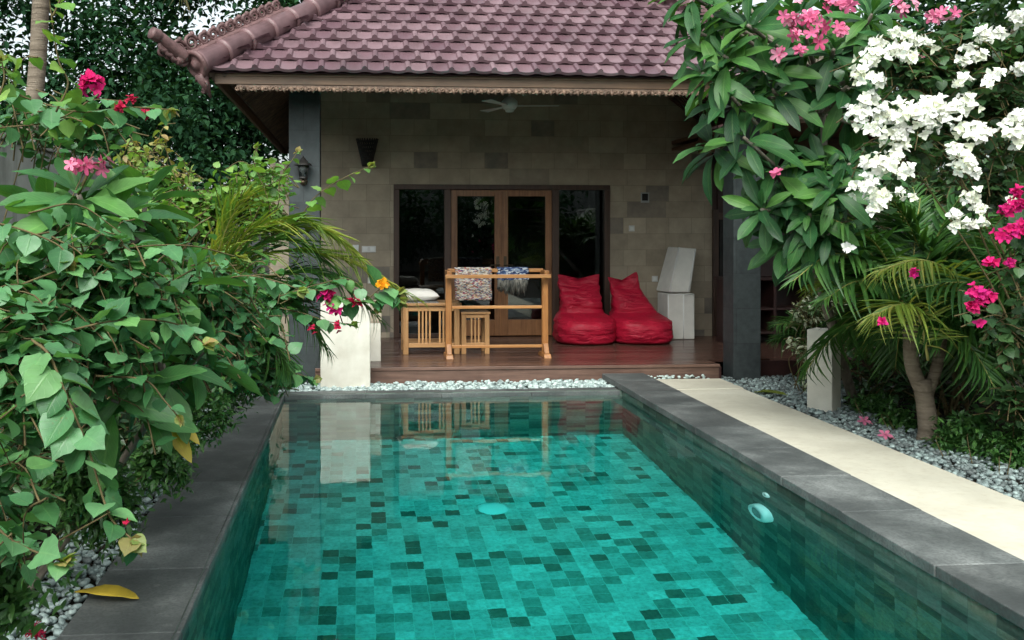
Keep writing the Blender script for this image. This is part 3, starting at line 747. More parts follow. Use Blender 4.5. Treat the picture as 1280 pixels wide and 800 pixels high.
m = MB(); t_, b_ = hexring(.052, .063), hexring(-.072, .037); m.add(b_ + t_, [(k, (k + 1) % 6, 6 + (k + 1) % 6, 6 + k) for k in range(6)]); m.build('glass_pane', M['glass'], ln)
m = MB(); m.lathe([(.012, -.07), (.014, -.03), (.036, -.01), (.042, .016), (.03, .042), (.0, .05)], c, 14); m.build('bulb', M['bulb'], ln)
m = MB(); m.tube(catmull([c + Vector((0, 0, -.09)), c + Vector((0, 0, -.13)), c + Vector((0, .04, -.155)), c + Vector((0, .098, -.12))]), .012, 8); m.lathe([(.045, 0), (.04, .015), (.015, .025)], c + Vector((0, .099, -.12)), 14, (0, -1, 0)); m.lathe([(0, -.02), (.022, -.01), (.026, .01), (.012, .03)], c + Vector((0, 0, -.13)), 12); m.build('bracket', M['bronze'], ln)
sc = thing('wall_sconce', 'black woven cone sconce high on the sandstone wall left of the doors', 'sconce', P(459, 190, WY))
c = P(459, 208, WY - .14)
m = MB(); prof_ = [(.065, 0), (.09, .13), (.125, .27), (.155, .39)]
nn = 26
for k in range(nn):
    for s_ in (1, -1):
        m.tube([c + Vector((q * math.cos(2 * math.pi * k / nn + s_ * h * 2.2), q * .75 * math.sin(2 * math.pi * k / nn + s_ * h * 2.2), h)) for q, h in [(a + (b - a) * t_, h0 + (h1 - h0) * t_) for (a, h0), (b, h1) in zip(prof_, prof_[1:]) for t_ in (0, .5)] + [prof_[-1]]], .008, 4)
m.build('shade', M['wicker'], sc)
m = MB(); m.tube([c + Vector((0, .12, .12)), c + Vector((0, .02, .12))], .01); m.box(c + Vector((-.03, .12, .05)), c + Vector((.03, .139, .2))); m.build('bracket', M['black_metal'], sc)

def plate(px_, py_, w, h, lab, cat, name='switch_plate', rock=1, mat='white_plastic', group=None):
    c = P(px_, py_, WY); t = thing(name, lab, cat, c, group); m = MB(); m.box(c + Vector((-w / 2, -.012, -h / 2)), c + Vector((w / 2, -.001, h / 2))); m.build('cover', M[mat], t, bevel=.003)
    for k in range(rock):
        x = -w / 2 + w * (k + .5) / rock; m = MB(); m.box(c + Vector((x - w / rock * .3, -.017, -h * .3)), c + Vector((x + w / rock * .3, -.0125, h * .3))); m.build('rocker', M['piping'], t, bevel=.002)
plate(444.5, 311.5, .085, .125, 'taller pale thermostat box beside the double light switch left of the doors', 'thermostat', 'thermostat', 1, 'piping')
plate(461, 311.5, .20, .09, 'wide double light switch on the wall left of the doors', 'switch', rock=2)
plate(463.5, 350.5, .088, .085, 'left plate of the socket pair low on the wall left of the doors', 'socket', 'wall_socket', 1)
plate(472.5, 349.5, .088, .085, 'right plate of the socket pair low on the wall left of the doors', 'socket', 'wall_socket', 1)
plate(789.5, 285.5, .085, .085, 'small white light switch right of the doors under the grey vent', 'switch', rock=1)
plate(818.5, 348.5, .09, .085, 'white wall socket between the second bean bag and the foam mattress', 'socket', 'wall_socket', 1)
c = P(806, 247, WY); vt = thing('wall_vent', 'small grey framed vent with dark opening high right of the doors', 'vent', c)
m = MB(); w, h = .062, .075
m.box(c + Vector((-w, -.02, -h)), c + Vector((-w + .016, -.001, h))); m.box(c + Vector((w - .016, -.02, -h)), c + Vector((w, -.001, h))); m.box(c + Vector((-w + .016, -.02, h - .018)), c + Vector((w - .016, -.001, h))); m.box(c + Vector((-w + .016, -.02, -h)), c + Vector((w - .016, -.001, -h + .03)))
m.build('frame', M['grey_plastic'], vt, bevel=.003)
m = MB(); m.box(c + Vector((-w + .017, -.008, -h + .031)), c + Vector((w - .017, -.002, h - .019))); m.build('opening', M['dark'], vt)

# ------------------------------------------------------------------ porch furniture
def furn(px_, Y): return P(px_, 300, Y).x
by0, by1 = 11.80, 12.36; bx0, bx1 = furn(503.5, by0), furn(575, by0); bz = P(530, 379, by0).z
bench = thing('bench', 'long pine side bench with slatted sides and a cushion on top', 'bench', ((bx0 + bx1) / 2, 12.08, DZ))
for x in (bx0 + .005, bx1 - .07):
    for y in (by0 + .005, by1 - .07):
        m = MB(); m.box((x, y, DZ), (x + .065, y + .065, bz - .034)); m.build('leg', M['pine'], bench, bevel=.004)
m = MB(); m.box((bx0 - .02, by0 - .02, bz - .033), (bx1 + .02, by1 + .02, bz)); m.build('top', M['pine_x'], bench, bevel=.005)
def rail_(lo, hi, par, mat='pine_x'):
    m = MB(); m.box(lo, hi); m.build('rail', M[mat], par, bevel=.003)
for y in (by0 + .015, by1 - .06):
    rail_((bx0 + .07, y, bz - .10), (bx1 - .07, y + .035, bz - .035), bench); rail_((bx0 + .07, y, DZ + .085), (bx1 - .07, y + .035, DZ + .14), bench)
for x in (bx0 + .015, bx1 - .06):
    rail_((x, by0 + .07, bz - .10), (x + .035, by1 - .07, bz - .035), bench); rail_((x, by0 + .07, DZ + .085), (x + .035, by1 - .07, DZ + .14), bench)
for p_ in (524, 528.5, 533, 537.5, 550, 554.5, 559):
    x = furn(p_, by0); m = MB(); m.box((x - .011, by0 + .02, DZ + .141), (x + .011, by0 + .045, bz - .101)); m.build('slat', M['pine'], bench, bevel=.002)
sx0, sx1, sy0, sy1 = furn(575.8, 11.78) , furn(612, 11.78), 11.785, 12.16; sz = P(595, 390, 11.78).z
stool = thing('stool', 'small pine slatted stool tucked behind the drying rack', 'stool', ((sx0 + sx1) / 2, 11.97, DZ))
sx0 += .012
for x in (sx0, sx1 - .058):
    for y in (sy0, sy1 - .058):
        m = MB(); m.box((x, y, DZ), (x + .058, y + .058, sz - .026)); m.build('leg', M['pine'], stool, bevel=.004)
m = MB(); m.box((sx0 - .005, sy0 - .012, sz - .025), (sx1 + .012, sy1 + .012, sz)); m.build('seat', M['pine_x'], stool, bevel=.005)
rail_((sx0 + .059, sy0 + .012, sz - .075), (sx1 - .059, sy0 + .04, sz - .027), stool); rail_((sx0 + .059, sy0 + .012, DZ + .10), (sx1 - .059, sy0 + .04, DZ + .14), stool); rail_((sx0 + .059, sy1 - .04, DZ + .10), (sx1 - .059, sy1 - .012, DZ + .14), stool)
for p_ in (589.5, 594, 598.5):
    x = furn(p_, 11.8); m = MB(); m.box((x - .01, sy0 + .015, DZ + .141), (x + .01, sy0 + .035, sz - .076)); m.build('slat', M['pine'], stool, bevel=.002)

ry = 11.5; rl, rrx = furn(560.5, ry), furn(681, ry); rt_ = P(600, 341, ry).z
rack = thing('drying_rack', 'tall honey wood towel rack standing in front of the doors', 'rack', ((rl + rrx) / 2, ry, DZ))
for x in (rl, rrx):
    m = MB(); m.box((x - .036, ry - .035, DZ + .05), (x + .036, ry + .035, rt_ - .03)); m.build('post', M['rack'], rack, bevel=.006)
    m = MB(); m.hexa([(x - .045, ry - .2, DZ), (x + .045, ry - .2, DZ), (x + .045, ry + .2, DZ), (x - .045, ry + .2, DZ)], [(x - .04, ry - .17, DZ + .05), (x + .04, ry - .17, DZ + .05), (x + .04, ry + .17, DZ + .05), (x - .04, ry + .17, DZ + .05)])
    m.hexa([(x - .03, ry - .14, DZ + .052), (x + .03, ry - .14, DZ + .052), (x + .03, ry - .037, DZ + .052), (x - .03, ry - .037, DZ + .052)], [(x - .03, ry - .06, DZ + .17), (x + .03, ry - .06, DZ + .17), (x + .03, ry - .037, DZ + .17), (x - .03, ry - .037, DZ + .17)])
    m.build('foot', M['rack'], rack, bevel=.006)
    m = MB(); m.box((x - .028, ry - .14, rt_ - .03), (x + .028, ry + .17, rt_ + .03)); m.build('crosspiece', M['rack'], rack, bevel=.006)
zf = P(600, 345.5, ry - .13).z; zb = P(600, 338, ry + .12).z
for (yy, z, ex) in ((ry - .13, zf, .05), (ry + .12, zb, .0), (ry, P(600, 384, ry).z, -.037), (ry, P(600, 433, ry).z, -.037)):
    m = MB(); h = .022; m.box((rl - ex, yy - .017, z - h), (rrx + ex, yy + .017, z + h)) if ex >= 0 else m.box((rl + .0365, yy - .016, z - .018), (rrx - .0365, yy + .016, z + .018)); m.build('rail', M['rack_x'], rack, bevel=.005)
def draped(name, mat, x0, x1, y, ztop, zfront, zback, parent=None, loc=None, th=.014, seed=0, r=.026):
    """a cloth over a rail: front drop, round the rail, back drop"""
    rr = np.random.default_rng(seed); path = []
    for t in np.linspace(0, 1, 12): path.append((y - r - .006, zfront + (ztop - zfront) * t))
    for a in np.linspace(180, 0, 7)[1:-1]: path.append((y + math.cos(R(a)) * r, ztop + math.sin(R(a)) * r * .8))
    for t in np.linspace(1, 0, 10): path.append((y + r + .006, zback + (ztop - zback) * t))
    n = 14; rows = []
    for i, (yy, z) in enumerate(path):
        row = []
        for j in range(n + 1):
            f = j / n; w = .006 * math.sin(j * 1.7 + i * .35) + .004 * math.sin(j * .6 + 2 + i * .2)
            row.append((x0 + (x1 - x0) * f + .005 * math.sin(i * .8), yy + w * (1 if i < 12 else .4), z + (.007 * math.sin(j * 2.1) if i in (0, len(path) - 1) else 0)))
        rows.append(row)
    m = MB(); m.grid(rows); o = m.build(name, M[mat], parent, loc=loc)
    s = o.modifiers.new('thickness', 'SOLIDIFY'); s.thickness = th; s.offset = 0
    return o
yb = ry + .12; ztop = zb + .012
x0, x1 = furn(568.5, yb), furn(614, yb)
tag(draped('rag_rug', 'rag', x0, x1, yb, ztop, P(590, 375, yb).z, P(590, 362, yb).z, loc=(x0, yb, ztop)), 'multicoloured woven rag rug hung over the drying rack', 'rug')
x0, x1 = furn(621.5, yb), furn(660, yb)
bl = thing('fringed_mat', 'blue and white mat with grey fringed lower edge hung on the rack', 'mat', (x0, yb, ztop))
draped('blue_panel', 'rag_blue', x0, x1, yb, ztop, P(590, 350, yb).z, P(590, 350, yb).z, bl, seed=3)
m = MB(); zt = P(640, 349, yb).z
for side_ in (-1, 1):
    k = 34
    for i in range(k):
        x = x0 + .008 + (x1 - x0 - .016) * (i + .5) / k; L = .17 + .03 * math.sin(i * .9) + random.uniform(-.012, .012) - (.05 if i < 4 or i > 29 else 0)
        yy = yb + side_ * .033
        m.tube([(x, yy, zt), (x + random.uniform(-.006, .006), yy + random.uniform(-.008, .008), zt - L * .5), (x + random.uniform(-.012, .012), yy + random.uniform(-.01, .01), zt - L)], [.008, .009, .005], 5)
m.build('fringe', M['rag_grey'], bl)

# cushion and woven mat on the bench
cm = MB(); x0, x1 = furn(504, 11.9), furn(548, 11.9); cm.box((x0, 11.83, bz + .001), (x1, 12.3, bz + .012)); 
tag(cm.build('woven_mat', M['mat_weave'], bevel=.003, loc=(x0, 11.83, bz)), 'thin grey woven mat lying under the cream cushion', 'mat')
def cushion(cx, cy, z, w, d, h, name, mat, rotz=0):
    n = 20; rows = [[], []]; m = MB()
    for s_ in (1, -1):
        g = []
        for i in range(n + 1):
            row = []
            for j in range(n + 1):
                u, v = 2 * i / n - 1, 2 * j / n - 1
                pin = 1 - .10 * (1 - abs(v) ** 2) * (abs(u) ** 6); pin2 = 1 - .10 * (1 - abs(u) ** 2) * (abs(v) ** 6)
                t = max(0, (1 - u ** 4) * (1 - v ** 4)) ** .55
                zz = s_ * h / 2 * t * (1 if s_ > 0 else .75) + .004 * math.sin(u * 9 + v * 5) * t
                p = Vector((u * w / 2 * pin, v * d / 2 * pin2, zz)); p.rotate(Euler((0, 0, rotz))); row.append(Vector((cx, cy, z + h / 2 * .75)) + p)
            g.append(row)
        if s_ < 0: g = g[::-1]
        m.grid(g)
    return m
cx = furn(522, 12.05)
m = cushion(cx, 12.06, bz + .013, .49, .44, .17, 'cushion', 'cushion', .12)
tag(m.build('cushion', M['cushion'], loc=(cx, 12.06, bz)), 'plump cream cushion lying on the pine bench', 'cushion')

# bean bags
def beanbag(cx, cy, w, label, skew, rotz, key, seed, hh=.85, ear=.09, asym=0):
    n = 64; m = MB(); rows = []
    zs = np.linspace(0, .885, 56)
    col = list(zip(*key))
    for z in zs:
        hwid = np.interp(z, col[0], col[1]) * w / 2; yf = np.interp(z, col[0], col[2]); ybk = np.interp(z, col[0], col[3])
        row = []; ex = 2.6 if z < .4 else 3.2
        for j in range(n):
            a = 2 * math.pi * j / n; ca, sa = math.cos(a), math.sin(a)
            q = (abs(ca) ** ex + abs(sa) ** ex) ** (-1 / ex)
            x = ca * q * hwid; y = (yf + ybk) / 2 + sa * q * (ybk - yf) / 2
            f = max(0, (z - .70) / .185)
            zz = z + f * (ear * abs(ca) ** 4 * (1 + asym * ca) - .07 * (1 - abs(ca))); x += skew * max(0, z - .3) + f * .02 * ca
            wr = .034 * (abs(noise_v(x * 3.2, y * 3.2, z * 7 + seed)) - .2) + .022 * (abs(noise_v(x * 6 + 3, y * 6, z * 15 + seed)) - .2) + .012 * noise_v(x * 9, y * 9, z * 20 + seed)
            nx, ny = ca, sa; k = wr * (1 if z > .04 else .2)
            p = Vector((x + nx * k, y + ny * k, zz * hh / .885)); p.rotate(Euler((0, 0, rotz))); row.append(Vector((cx, cy, DZ)) + p)
        rows.append(row)
    m.grid(rows, closed=True)
    b0 = len(rows) * n
    m.add(rows[0], [tuple(range(n))[::-1]]); m.add(rows[-1], [tuple(range(n))], True)
    t = thing('bean_bag', label, 'bean bag', (cx, cy, DZ), 'red bean bags on the porch')
    o = m.build('cover', M['red_cloth'], t)
    w_ = o.modifiers.new('weld', 'WELD'); w_.merge_threshold = .0005
    s = o.modifiers.new('smooth', 'SUBSURF'); s.levels = 1; s.render_levels = 1
    m = MB(); m.tube([Vector(rows[20][j]) + Vector((0, -.002, 0)) for j in range(n // 2, n)], .005, 6); m.build('seam', M['red_cloth'], t)
from mathutils import noise as mnoise
def noise_v(x, y, z): return mnoise.noise((x, y, z))
beanbag(furn(730, 12.95), 12.98, .80, 'left red bean bag, upright square back, in front of the dark glass pane', -.035, 0, [(0, .88, -.42, .34), (.03, .98, -.46, .38), (.12, 1.02, -.49, .40), (.24, 1.02, -.50, .40), (.31, 1.0, -.47, .39), (.355, .95, -.38, .38), (.385, .87, -.20, .37), (.41, .79, -.06, .36), (.46, .73, -.05, .35), (.56, .71, -.06, .33), (.68, .70, .04, .31), (.80, .68, .15, .27), (.885, .69, .20, .235)], 1)
beanbag(furn(800, 12.95), 12.98, .82, 'right red bean bag, slumped back with a peaked corner, next to the foam mattress', -.33, -.06, [(0, .88, -.42, .34), (.03, .98, -.46, .38), (.12, 1.02, -.49, .40), (.24, 1.02, -.50, .40), (.31, 1.0, -.47, .39), (.36, .95, -.37, .38), (.39, .88, -.18, .37), (.43, .76, -.05, .36), (.50, .68, -.05, .35), (.58, .62, -.0, .33), (.68, .54, .07, .31), (.80, .46, .16, .27), (.885, .43, .20, .235)], 5, .82, .12, .35)

# folding foam mattress stood on end: lower and upper block
fy = 13.16; fm = thing('folded_mattress', 'pale grey folding mattress stood against the wall, upper half leaning', 'mattress', (furn(850, fy), fy + .2, DZ))
x0, x1, zt = furn(834.5, fy), furn(868.5, fy), P(850, 367, fy).z
m = MB(); m.box((x0, fy, DZ), (x1, fy + .46, zt)); lo = m.build('lower_block', M['foam'], fm, bevel=.018, seg=3)
m = MB()
for x in (x0 + .01, furn(854.5, fy)): m.tube([(x, fy - .002, DZ + .01), (x, fy - .002, zt - .01)], .008, 6)
m.tube([(x0 + .01, fy - .002, zt - .012), (x1 - .01, fy - .002, zt - .012)], .006, 6); m.build('piping', M['piping'], lo)
def up_(px_, py_, Y): return P(px_, py_, Y)
b0, b1 = up_(836, 366, fy - .03), up_(863, 366, fy - .03); t0, t1 = up_(848, 309, fy + .12), up_(871, 311, fy + .12); bk = Vector((-.05, .43, .0))
m = MB(); m.hexa([b0 + Vector((0, 0, .004)), b1 + Vector((0, 0, .004)), b1 + bk + Vector((0, 0, .004)), b0 + bk + Vector((0, 0, .004))], [t0, t1, t1 + Vector((-.03, .38, .0)), t0 + Vector((-.03, .38, 0))]); upb = m.build('upper_block', M['foam'], fm, bevel=.018, seg=3)
m = MB(); q = Vector((.008, -.004, 0)); m.tube([b0 + q + Vector((0, 0, .015)), t0 + q], .008, 6); m.tube([b1 - Vector((.03, .004, -.015)), t1 - Vector((.025, .004, 0))], .008, 6); m.build('piping', M['piping'], upb)

# ------------------------------------------------------------------ blocks and posts
gb = MB(); yy = 10.36; gb.box((P(400, 0, yy).x + .004, yy, -.05), (P(463, 0, yy).x, yy + .26, P(430, 375, yy).z))
tag(gb.build('white_pillar', M['white_block'], bevel=.012, loc=(P(431, 0, yy).x, yy, 0)), 'big plain white rendered block between the pool and the left stone pillar', 'pillar')
t = thing('planter_wall', 'small pale wall with a sandstone block on top behind the white block', 'low wall', (P(460, 0, 11.2).x, 11.3, DZ))
m = MB(); m.box((P(420, 0, 11.2).x, 11.2, DZ), (P(476, 0, 11.2).x, 11.5, P(470, 404, 11.2).z)); m.build('wall', M['white_block'], t, bevel=.006)
m = MB(); m.box((P(430, 0, 11.2).x, 11.195, P(470, 404, 11.2).z), (P(476, 0, 11.2).x + .01, 11.51, P(470, 377, 11.2).z)); m.build('coping_stone', M['blocks'], t, bevel=.006)
pp = G(1038, 519, -.05); m = MB(); m.box((pp.x - .12, pp.y, -.05), (pp.x + .115, pp.y + .24, P(1038, 413, pp.y).z), rot=Matrix.Rotation(R(-46), 3, 'Z'))
tag(m.build('garden_post', M['post'], bevel=.008, loc=(pp.x, pp.y + .12, 0)), 'short square beige post standing in the pebble strip beside the path', 'post')
# garden walls
m = MB(); m.box((-2.85, -2, -.06), (-2.65, 12.4, 2.36)); m.box((-2.88, -2, 2.362), (-2.62, 12.4, 2.42))
tag(m.build('garden_wall', M['concrete'], bevel=.01, loc=(-2.75, 5, 0)), 'weathered grey concrete boundary wall behind the left shrubs', 'wall')
m = MB(); m.box((-14, -14.2, -.06), (14, -14, 3.6)); tag(m.build('garden_wall', M['concrete'], loc=(0, -14, 0)), 'added backing wall behind the viewer that darkens the reflections in the door glass', 'wall')  # out of view, added behind the trees to keep the glass reflections dark
m = MB(); m.box((6.9, -2, -.06), (7.1, 10.6, 2.3)); m.box((6.87, -2, 2.302), (7.13, 10.6, 2.36))
tag(m.build('garden_wall', M['concrete'], bevel=.01, loc=(7.0, 5, 0)), 'dark boundary wall behind the palms on the right', 'wall')

# ------------------------------------------------------------------ pool fittings
pl = thing('pool_light', 'round white underwater lamp on the right pool wall', 'pool light', (XR, 6.4, -.80))
c = Vector((XR - .001, 6.4, -.80)); ax = (-1, 0, 0)
m = MB(); m.lathe([(.145, 0), (.145, .035), (.13, .06), (.098, .066), (.092, .05), (.0, .05)], c, 28, ax, cap=False); m.build('bezel', M['pool_white'], pl)
m = MB(); m.lathe([(.091, .051), (.06, .062), (0, .066)], c, 24, ax, cap=False); m.build('lens', M['pool_lens'], pl)
t = thing('pool_inlet', 'small white eyeball inlet just above the underwater lamp', 'inlet', (XR, 6.36, -.36))
c = Vector((XR - .001, 6.36, -.36)); m = MB(); m.lathe([(.045, 0), (.045, .012), (.03, .02), (.022, .012)], c, 18, ax, cap=False); m.build('collar', M['pool_white'], t)
m = MB(); m.lathe([(.022, .011), (.012, .018), (0, .014)], c, 14, ax, cap=False); m.build('eyeball', M['grey_plastic'], t)
c = Vector((1.12, 7.8, ZF + .001)); m = MB(); m.lathe([(.13, 0), (.13, .012), (.10, .022), (.0, .026)], c, 28, cap=False)
tag(m.build('drain_cover', M['pool_white'], loc=c), 'round white drain cover in the middle of the pool floor', 'drain cover')
# ------------------------------------------------------------------ leaf templates
def leaf_T(st, fold=.25, droop=.25, back=0.0, wave=0.0):
    """st: (v, half width) stations along +Y; three points across"""
    V = []; UV = []; Q = []
    for i, (v, h) in enumerate(st):
        z = -droop * v * v
        yb = v - (back if i == 0 else 0); w = wave * math.sin(i * 2.3)
        V += [(-h, yb, z + fold * h + w * h), (0, v, z), (h, yb, z + fold * h - w * h)]; UV += [(.5 - .5 * min(1, h / .01) , v), (.5, v), (.5 + .5 * min(1, h / .01), v)]
    for i in range(len(st) - 1):
        a = i * 3; Q += [(a, a + 1, a + 4, a + 3), (a + 1, a + 2, a + 5, a + 4)]
    return np.array(V), np.array(Q), np.array(UV)
HEART = [(0, .12), (.05, .34), (.16, .46), (.32, .51), (.48, .48), (.64, .39), (.78, .25), (.90, .11), (1.03, .005)]
OVAL = [(0, .02), (.18, .2), (.42, .29), (.68, .22), (.88, .09), (1, .006)]
LONG = [(0, .012), (.08, .035), (.22, .095), (.42, .15), (.62, .165), (.8, .135), (.92, .07), (1, .008)]
BROAD = [(0, .012), (.08, .06), (.22, .14), (.42, .205), (.62, .205), (.8, .15), (.92, .075), (1, .008)]
POINT = [(0, .02), (.25, .17), (.5, .22), (.78, .12), (1, .006)]
STRIP = [(0, .02), (.15, .045), (.45, .05), (.75, .034), (1, .004)]
T_HEART = [leaf_T(HEART, f, d, .07, w) for f, d, w in ((.08, .10, .06), (.18, .22, .10), (.02, .38, .12), (.28, .15, .0))]
T_OVAL = [leaf_T(OVAL, f, d) for f, d in ((.3, .15), (.5, .4))]
T_LONG = [leaf_T(LONG, f, d, 0, w) for f, d, w in ((.35, .12, .1), (.5, .35, .15), (.3, .6, .1))]
T_BROAD = [leaf_T(BROAD, f, d, 0, w) for f, d, w in ((.3, .12, .1), (.4, .35, .12), (.25, .6, .1))]
T_POINT = [leaf_T(POINT, f, d) for f, d in ((.3, .1), (.4, .35))]
T_STRIP = [leaf_T(STRIP, f, d) for f, d in ((.6, .15), (.5, .45), (.4, .8))]
def join_T(parts):
    V, Q, UV, n = [], [], [], 0
    for v, q, u in parts: V.append(v); Q.append(q + n); UV.append(u); n += len(v)
    return np.concatenate(V), np.concatenate(Q), np.concatenate(UV)
def petals_T(st, k, lift, fold, droop, back=0):
    P_ = []
    for i in range(k):
        v, q, u = leaf_T(st, fold, droop, back); a = 2 * math.pi * i / k
        c, s_ = math.cos(lift), math.sin(lift)
        v = np.stack([v[:, 0], v[:, 1] * c - v[:, 2] * s_, v[:, 1] * s_ + v[:, 2] * c], 1)
        v = np.stack([v[:, 0] * math.cos(a) - v[:, 1] * math.sin(a), v[:, 0] * math.sin(a) + v[:, 1] * math.cos(a), v[:, 2]], 1)
        # axis of the flower becomes +Y so that 'dirs' point where it faces
        P_.append((np.stack([v[:, 0], v[:, 2], -v[:, 1]], 1), q, u))
    return join_T(P_)
T_BRACT = petals_T([(0, .06), (.3, .34), (.6, .38), (.85, .18), (1, .01)], 3, R(42), .3, .25)
T_STAR = petals_T([(0, .04), (.3, .17), (.65, .27), (.9, .17), (1, .03)], 5, R(22), .25, .2)
T_IXORA = petals_T([(0, .04), (.5, .2), (1, .02)], 4, R(10), .1, .1)

def unit(v): v = np.asarray(v, float); return v / (np.linalg.norm(v, axis=-1, keepdims=True) + 1e-9)

def line_leaves(F, pts, gap, size, Ts, r, droop=.3, spread=1.0, start=.0, fwd=.45, rr=(0, 1), up=1.0, jit=.35):
    """alternate leaves along a stem"""
    pts = [Vector(p) for p in pts]; side = 1; acc = 0; tot = sum((b - a).length for a, b in zip(pts, pts[1:])); run = 0
    pos, dr, nr, sz = [], [], [], []
    for a, b in zip(pts, pts[1:]):
        L = (b - a).length
        if L < 1e-6: continue
        t = (b - a) / L; q = -acc
        sv = t.cross(Vector((0, 0, 1))); sv = sv.normalized() if sv.length > .05 else Vector((1, 0, 0)); wv = sv.cross(t)
        while q + gap <= L:
            q += gap * r.uniform(.75, 1.25)
            if run + q > start * tot:
                ang = r.normal(0, .7)
                s_ = (sv * side * math.cos(ang) + wv * math.sin(ang)) * spread
                d = t * fwd + s_ + Vector((0, 0, -droop)) + Vector(r.normal(0, jit * .5, 3))
                n = Vector((0, 0, up)) + wv * .5 + Vector(r.normal(0, jit, 3))
                d.normalize(); f = 1 - .45 * max(0, (run + q) / tot - .72) / .28
                s1 = size * r.uniform(.7, 1.15) * f
                pos.append(a + t * q + d * s1 * .16); dr.append(d); nr.append(n); sz.append(s1)
            side = -side
        acc = L - q; run += L
    if pos:
        k = r.integers(0, len(Ts), len(pos)); pos, dr, nr, sz = map(np.array, (pos, dr, nr, sz))
        rv = r.uniform(rr[0], rr[1], len(pos))
        for i, T in enumerate(Ts):
            mk = k == i
            if mk.any(): F.put(T, pos[mk], dr[mk], nr[mk], sz[mk], rv[mk])

def twig_mass(F, S, lobes, n, tl, gap, size, Ts, r, droop=.3, bias=.25, rr=(0, 1), trad=.003, inner=.45):
    """lobes: (centre, (rx, ry, rz)); leafy twigs that start inside and end near the lobe's surface"""
    vol = np.array([a[1][0] * a[1][2] for a in lobes]); pr = vol / vol.sum()
    for _ in range(n):
        c, rad = lobes[r.choice(len(lobes), p=pr)]
        d = r.normal(0, 1, 3); d[2] += bias; d /= np.linalg.norm(d)
        q = r.uniform(inner, 1.0) ** .6
        e = np.array(c) + d * np.array(rad) * q
        o = unit(d * np.array(rad)); w = unit(o + r.normal(0, .55, 3) + np.array([0, 0, .25]))
        s = e - w * tl; mid = (s + e) / 2 + np.array([0, 0, tl * .16]) + r.normal(0, tl * .06, 3)
        en = e + np.array([0, 0, -tl * droop * .5])
        pts = catmull([Vector(s), Vector(mid), Vector(en)], 4)
        if S is not None: S.tube(pts, [trad * 1.4 * (1 - .6 * i / len(pts)) for i in range(len(pts))], 4, cap=False)
        line_leaves(F, pts, gap, size, Ts, r, droop, rr=rr)

def lobes_px(L, depth=.8):
    out = []
    for (px_, py_, Y, rp, *rest) in L:
        q = rp * Y / 1200; ry = rest[0] * Y / 1200 if rest else q
        out.append((tuple(P(px_, py_, Y)), (q, q * depth, ry)))
    return out

def canes(S, base, tips, r, rad=.012, spread=.12):
    for t in tips:
        b = Vector(base) + Vector((r.normal(0, spread), r.normal(0, spread), 0)); t = Vector(t)
        mid = b.lerp(t, .5) + Vector((r.normal(0, .08), r.normal(0, .08), .12))
        p = catmull([b, mid, t], 6); S.tube(p, [rad * (1 - .65 * i / len(p)) for i in range(len(p))], 6)

def cluster(parent, name, px_, py_, Y, rp, n, T, size, mat, r, face=(0, -.7, .5), rr=(0, 1), flat=.7):
    c = np.array(P(px_, py_, Y)); q = rp * Y / 1200
    d = r.normal(0, 1, (n, 3)); d = unit(d); rad = q * np.clip(np.abs(r.normal(0, .75, (n, 1))), .1, 1.7)
    pos = c + d * rad * np.array([1, .7, flat])
    F = Foliage(); dirs = unit(d + np.array(face) * .9 + r.normal(0, .3, (n, 3)))
    F.put(T, pos, dirs, r.normal(0, 1, (n, 3)), size * r.uniform(.75, 1.2, n), r.uniform(rr[0], rr[1], n))
    return F.build(name, M[mat], parent)

def plant(name, label, cat, base, group=None): return thing(name, label, cat, base, group)

# ------------------------------------------------------------------ left: bougainvillea shrubs
r = np.random.default_rng(11)
def boug(label, base, lobes, n, size, gap, tl, mat, branches=(), flowers=(), cane_tips=8, rr=(0, 1), droop=.35, seed=1, name='bougainvillea', newtips=(), canerad=.007, depth=.8):
    r = np.random.default_rng(seed); t = plant(name, label, 'shrub', base); F = Foliage(); S = MB(); lob = lobes_px(lobes, depth)
    twig_mass(F, S, lob, n, tl, gap, size, T_HEART, r, droop, rr=rr)
    tips = [Vector(l[0]) for l in lob]; canes(S, base, [tips[i % len(tips)] + Vector(r.normal(0, .12, 3)) for i in range(cane_tips)], r, canerad)
    N = Foliage()
    for br in branches:
        pts = catmull([P(*p) for p in br[0]], 6); S.tube(pts, [.0035 * (1 - .6 * i / len(pts)) + .0012 for i in range(len(pts))], 6)
        line_leaves(F, pts, br[2], br[1], T_HEART, r, br[3] if len(br) > 3 else .5, rr=rr, start=.05)
        e, e0 = pts[-1], pts[-3]; dd = (e - e0).normalized(); k = 6
        dirs = unit(np.array(dd) + r.normal(0, .6, (k, 3))); N.put(T_HEART[1], np.array([e] * k), dirs, r.normal(0, .5, (k, 3)) + np.array([0, 0, 1]), br[1] * r.uniform(.35, .6, k), r.uniform(0, 1, k))
    F.build('foliage', M[mat], t); S.build('stems', M['cane'], t)
    if N.n: N.build('tip_leaves', M['newleaf'], t)
    for (nm, px_, py_, Y, rp, k, T, sz, mt) in flowers: cluster(t, nm, px_, py_, Y, rp, k, T, sz, mt, r)
    return t

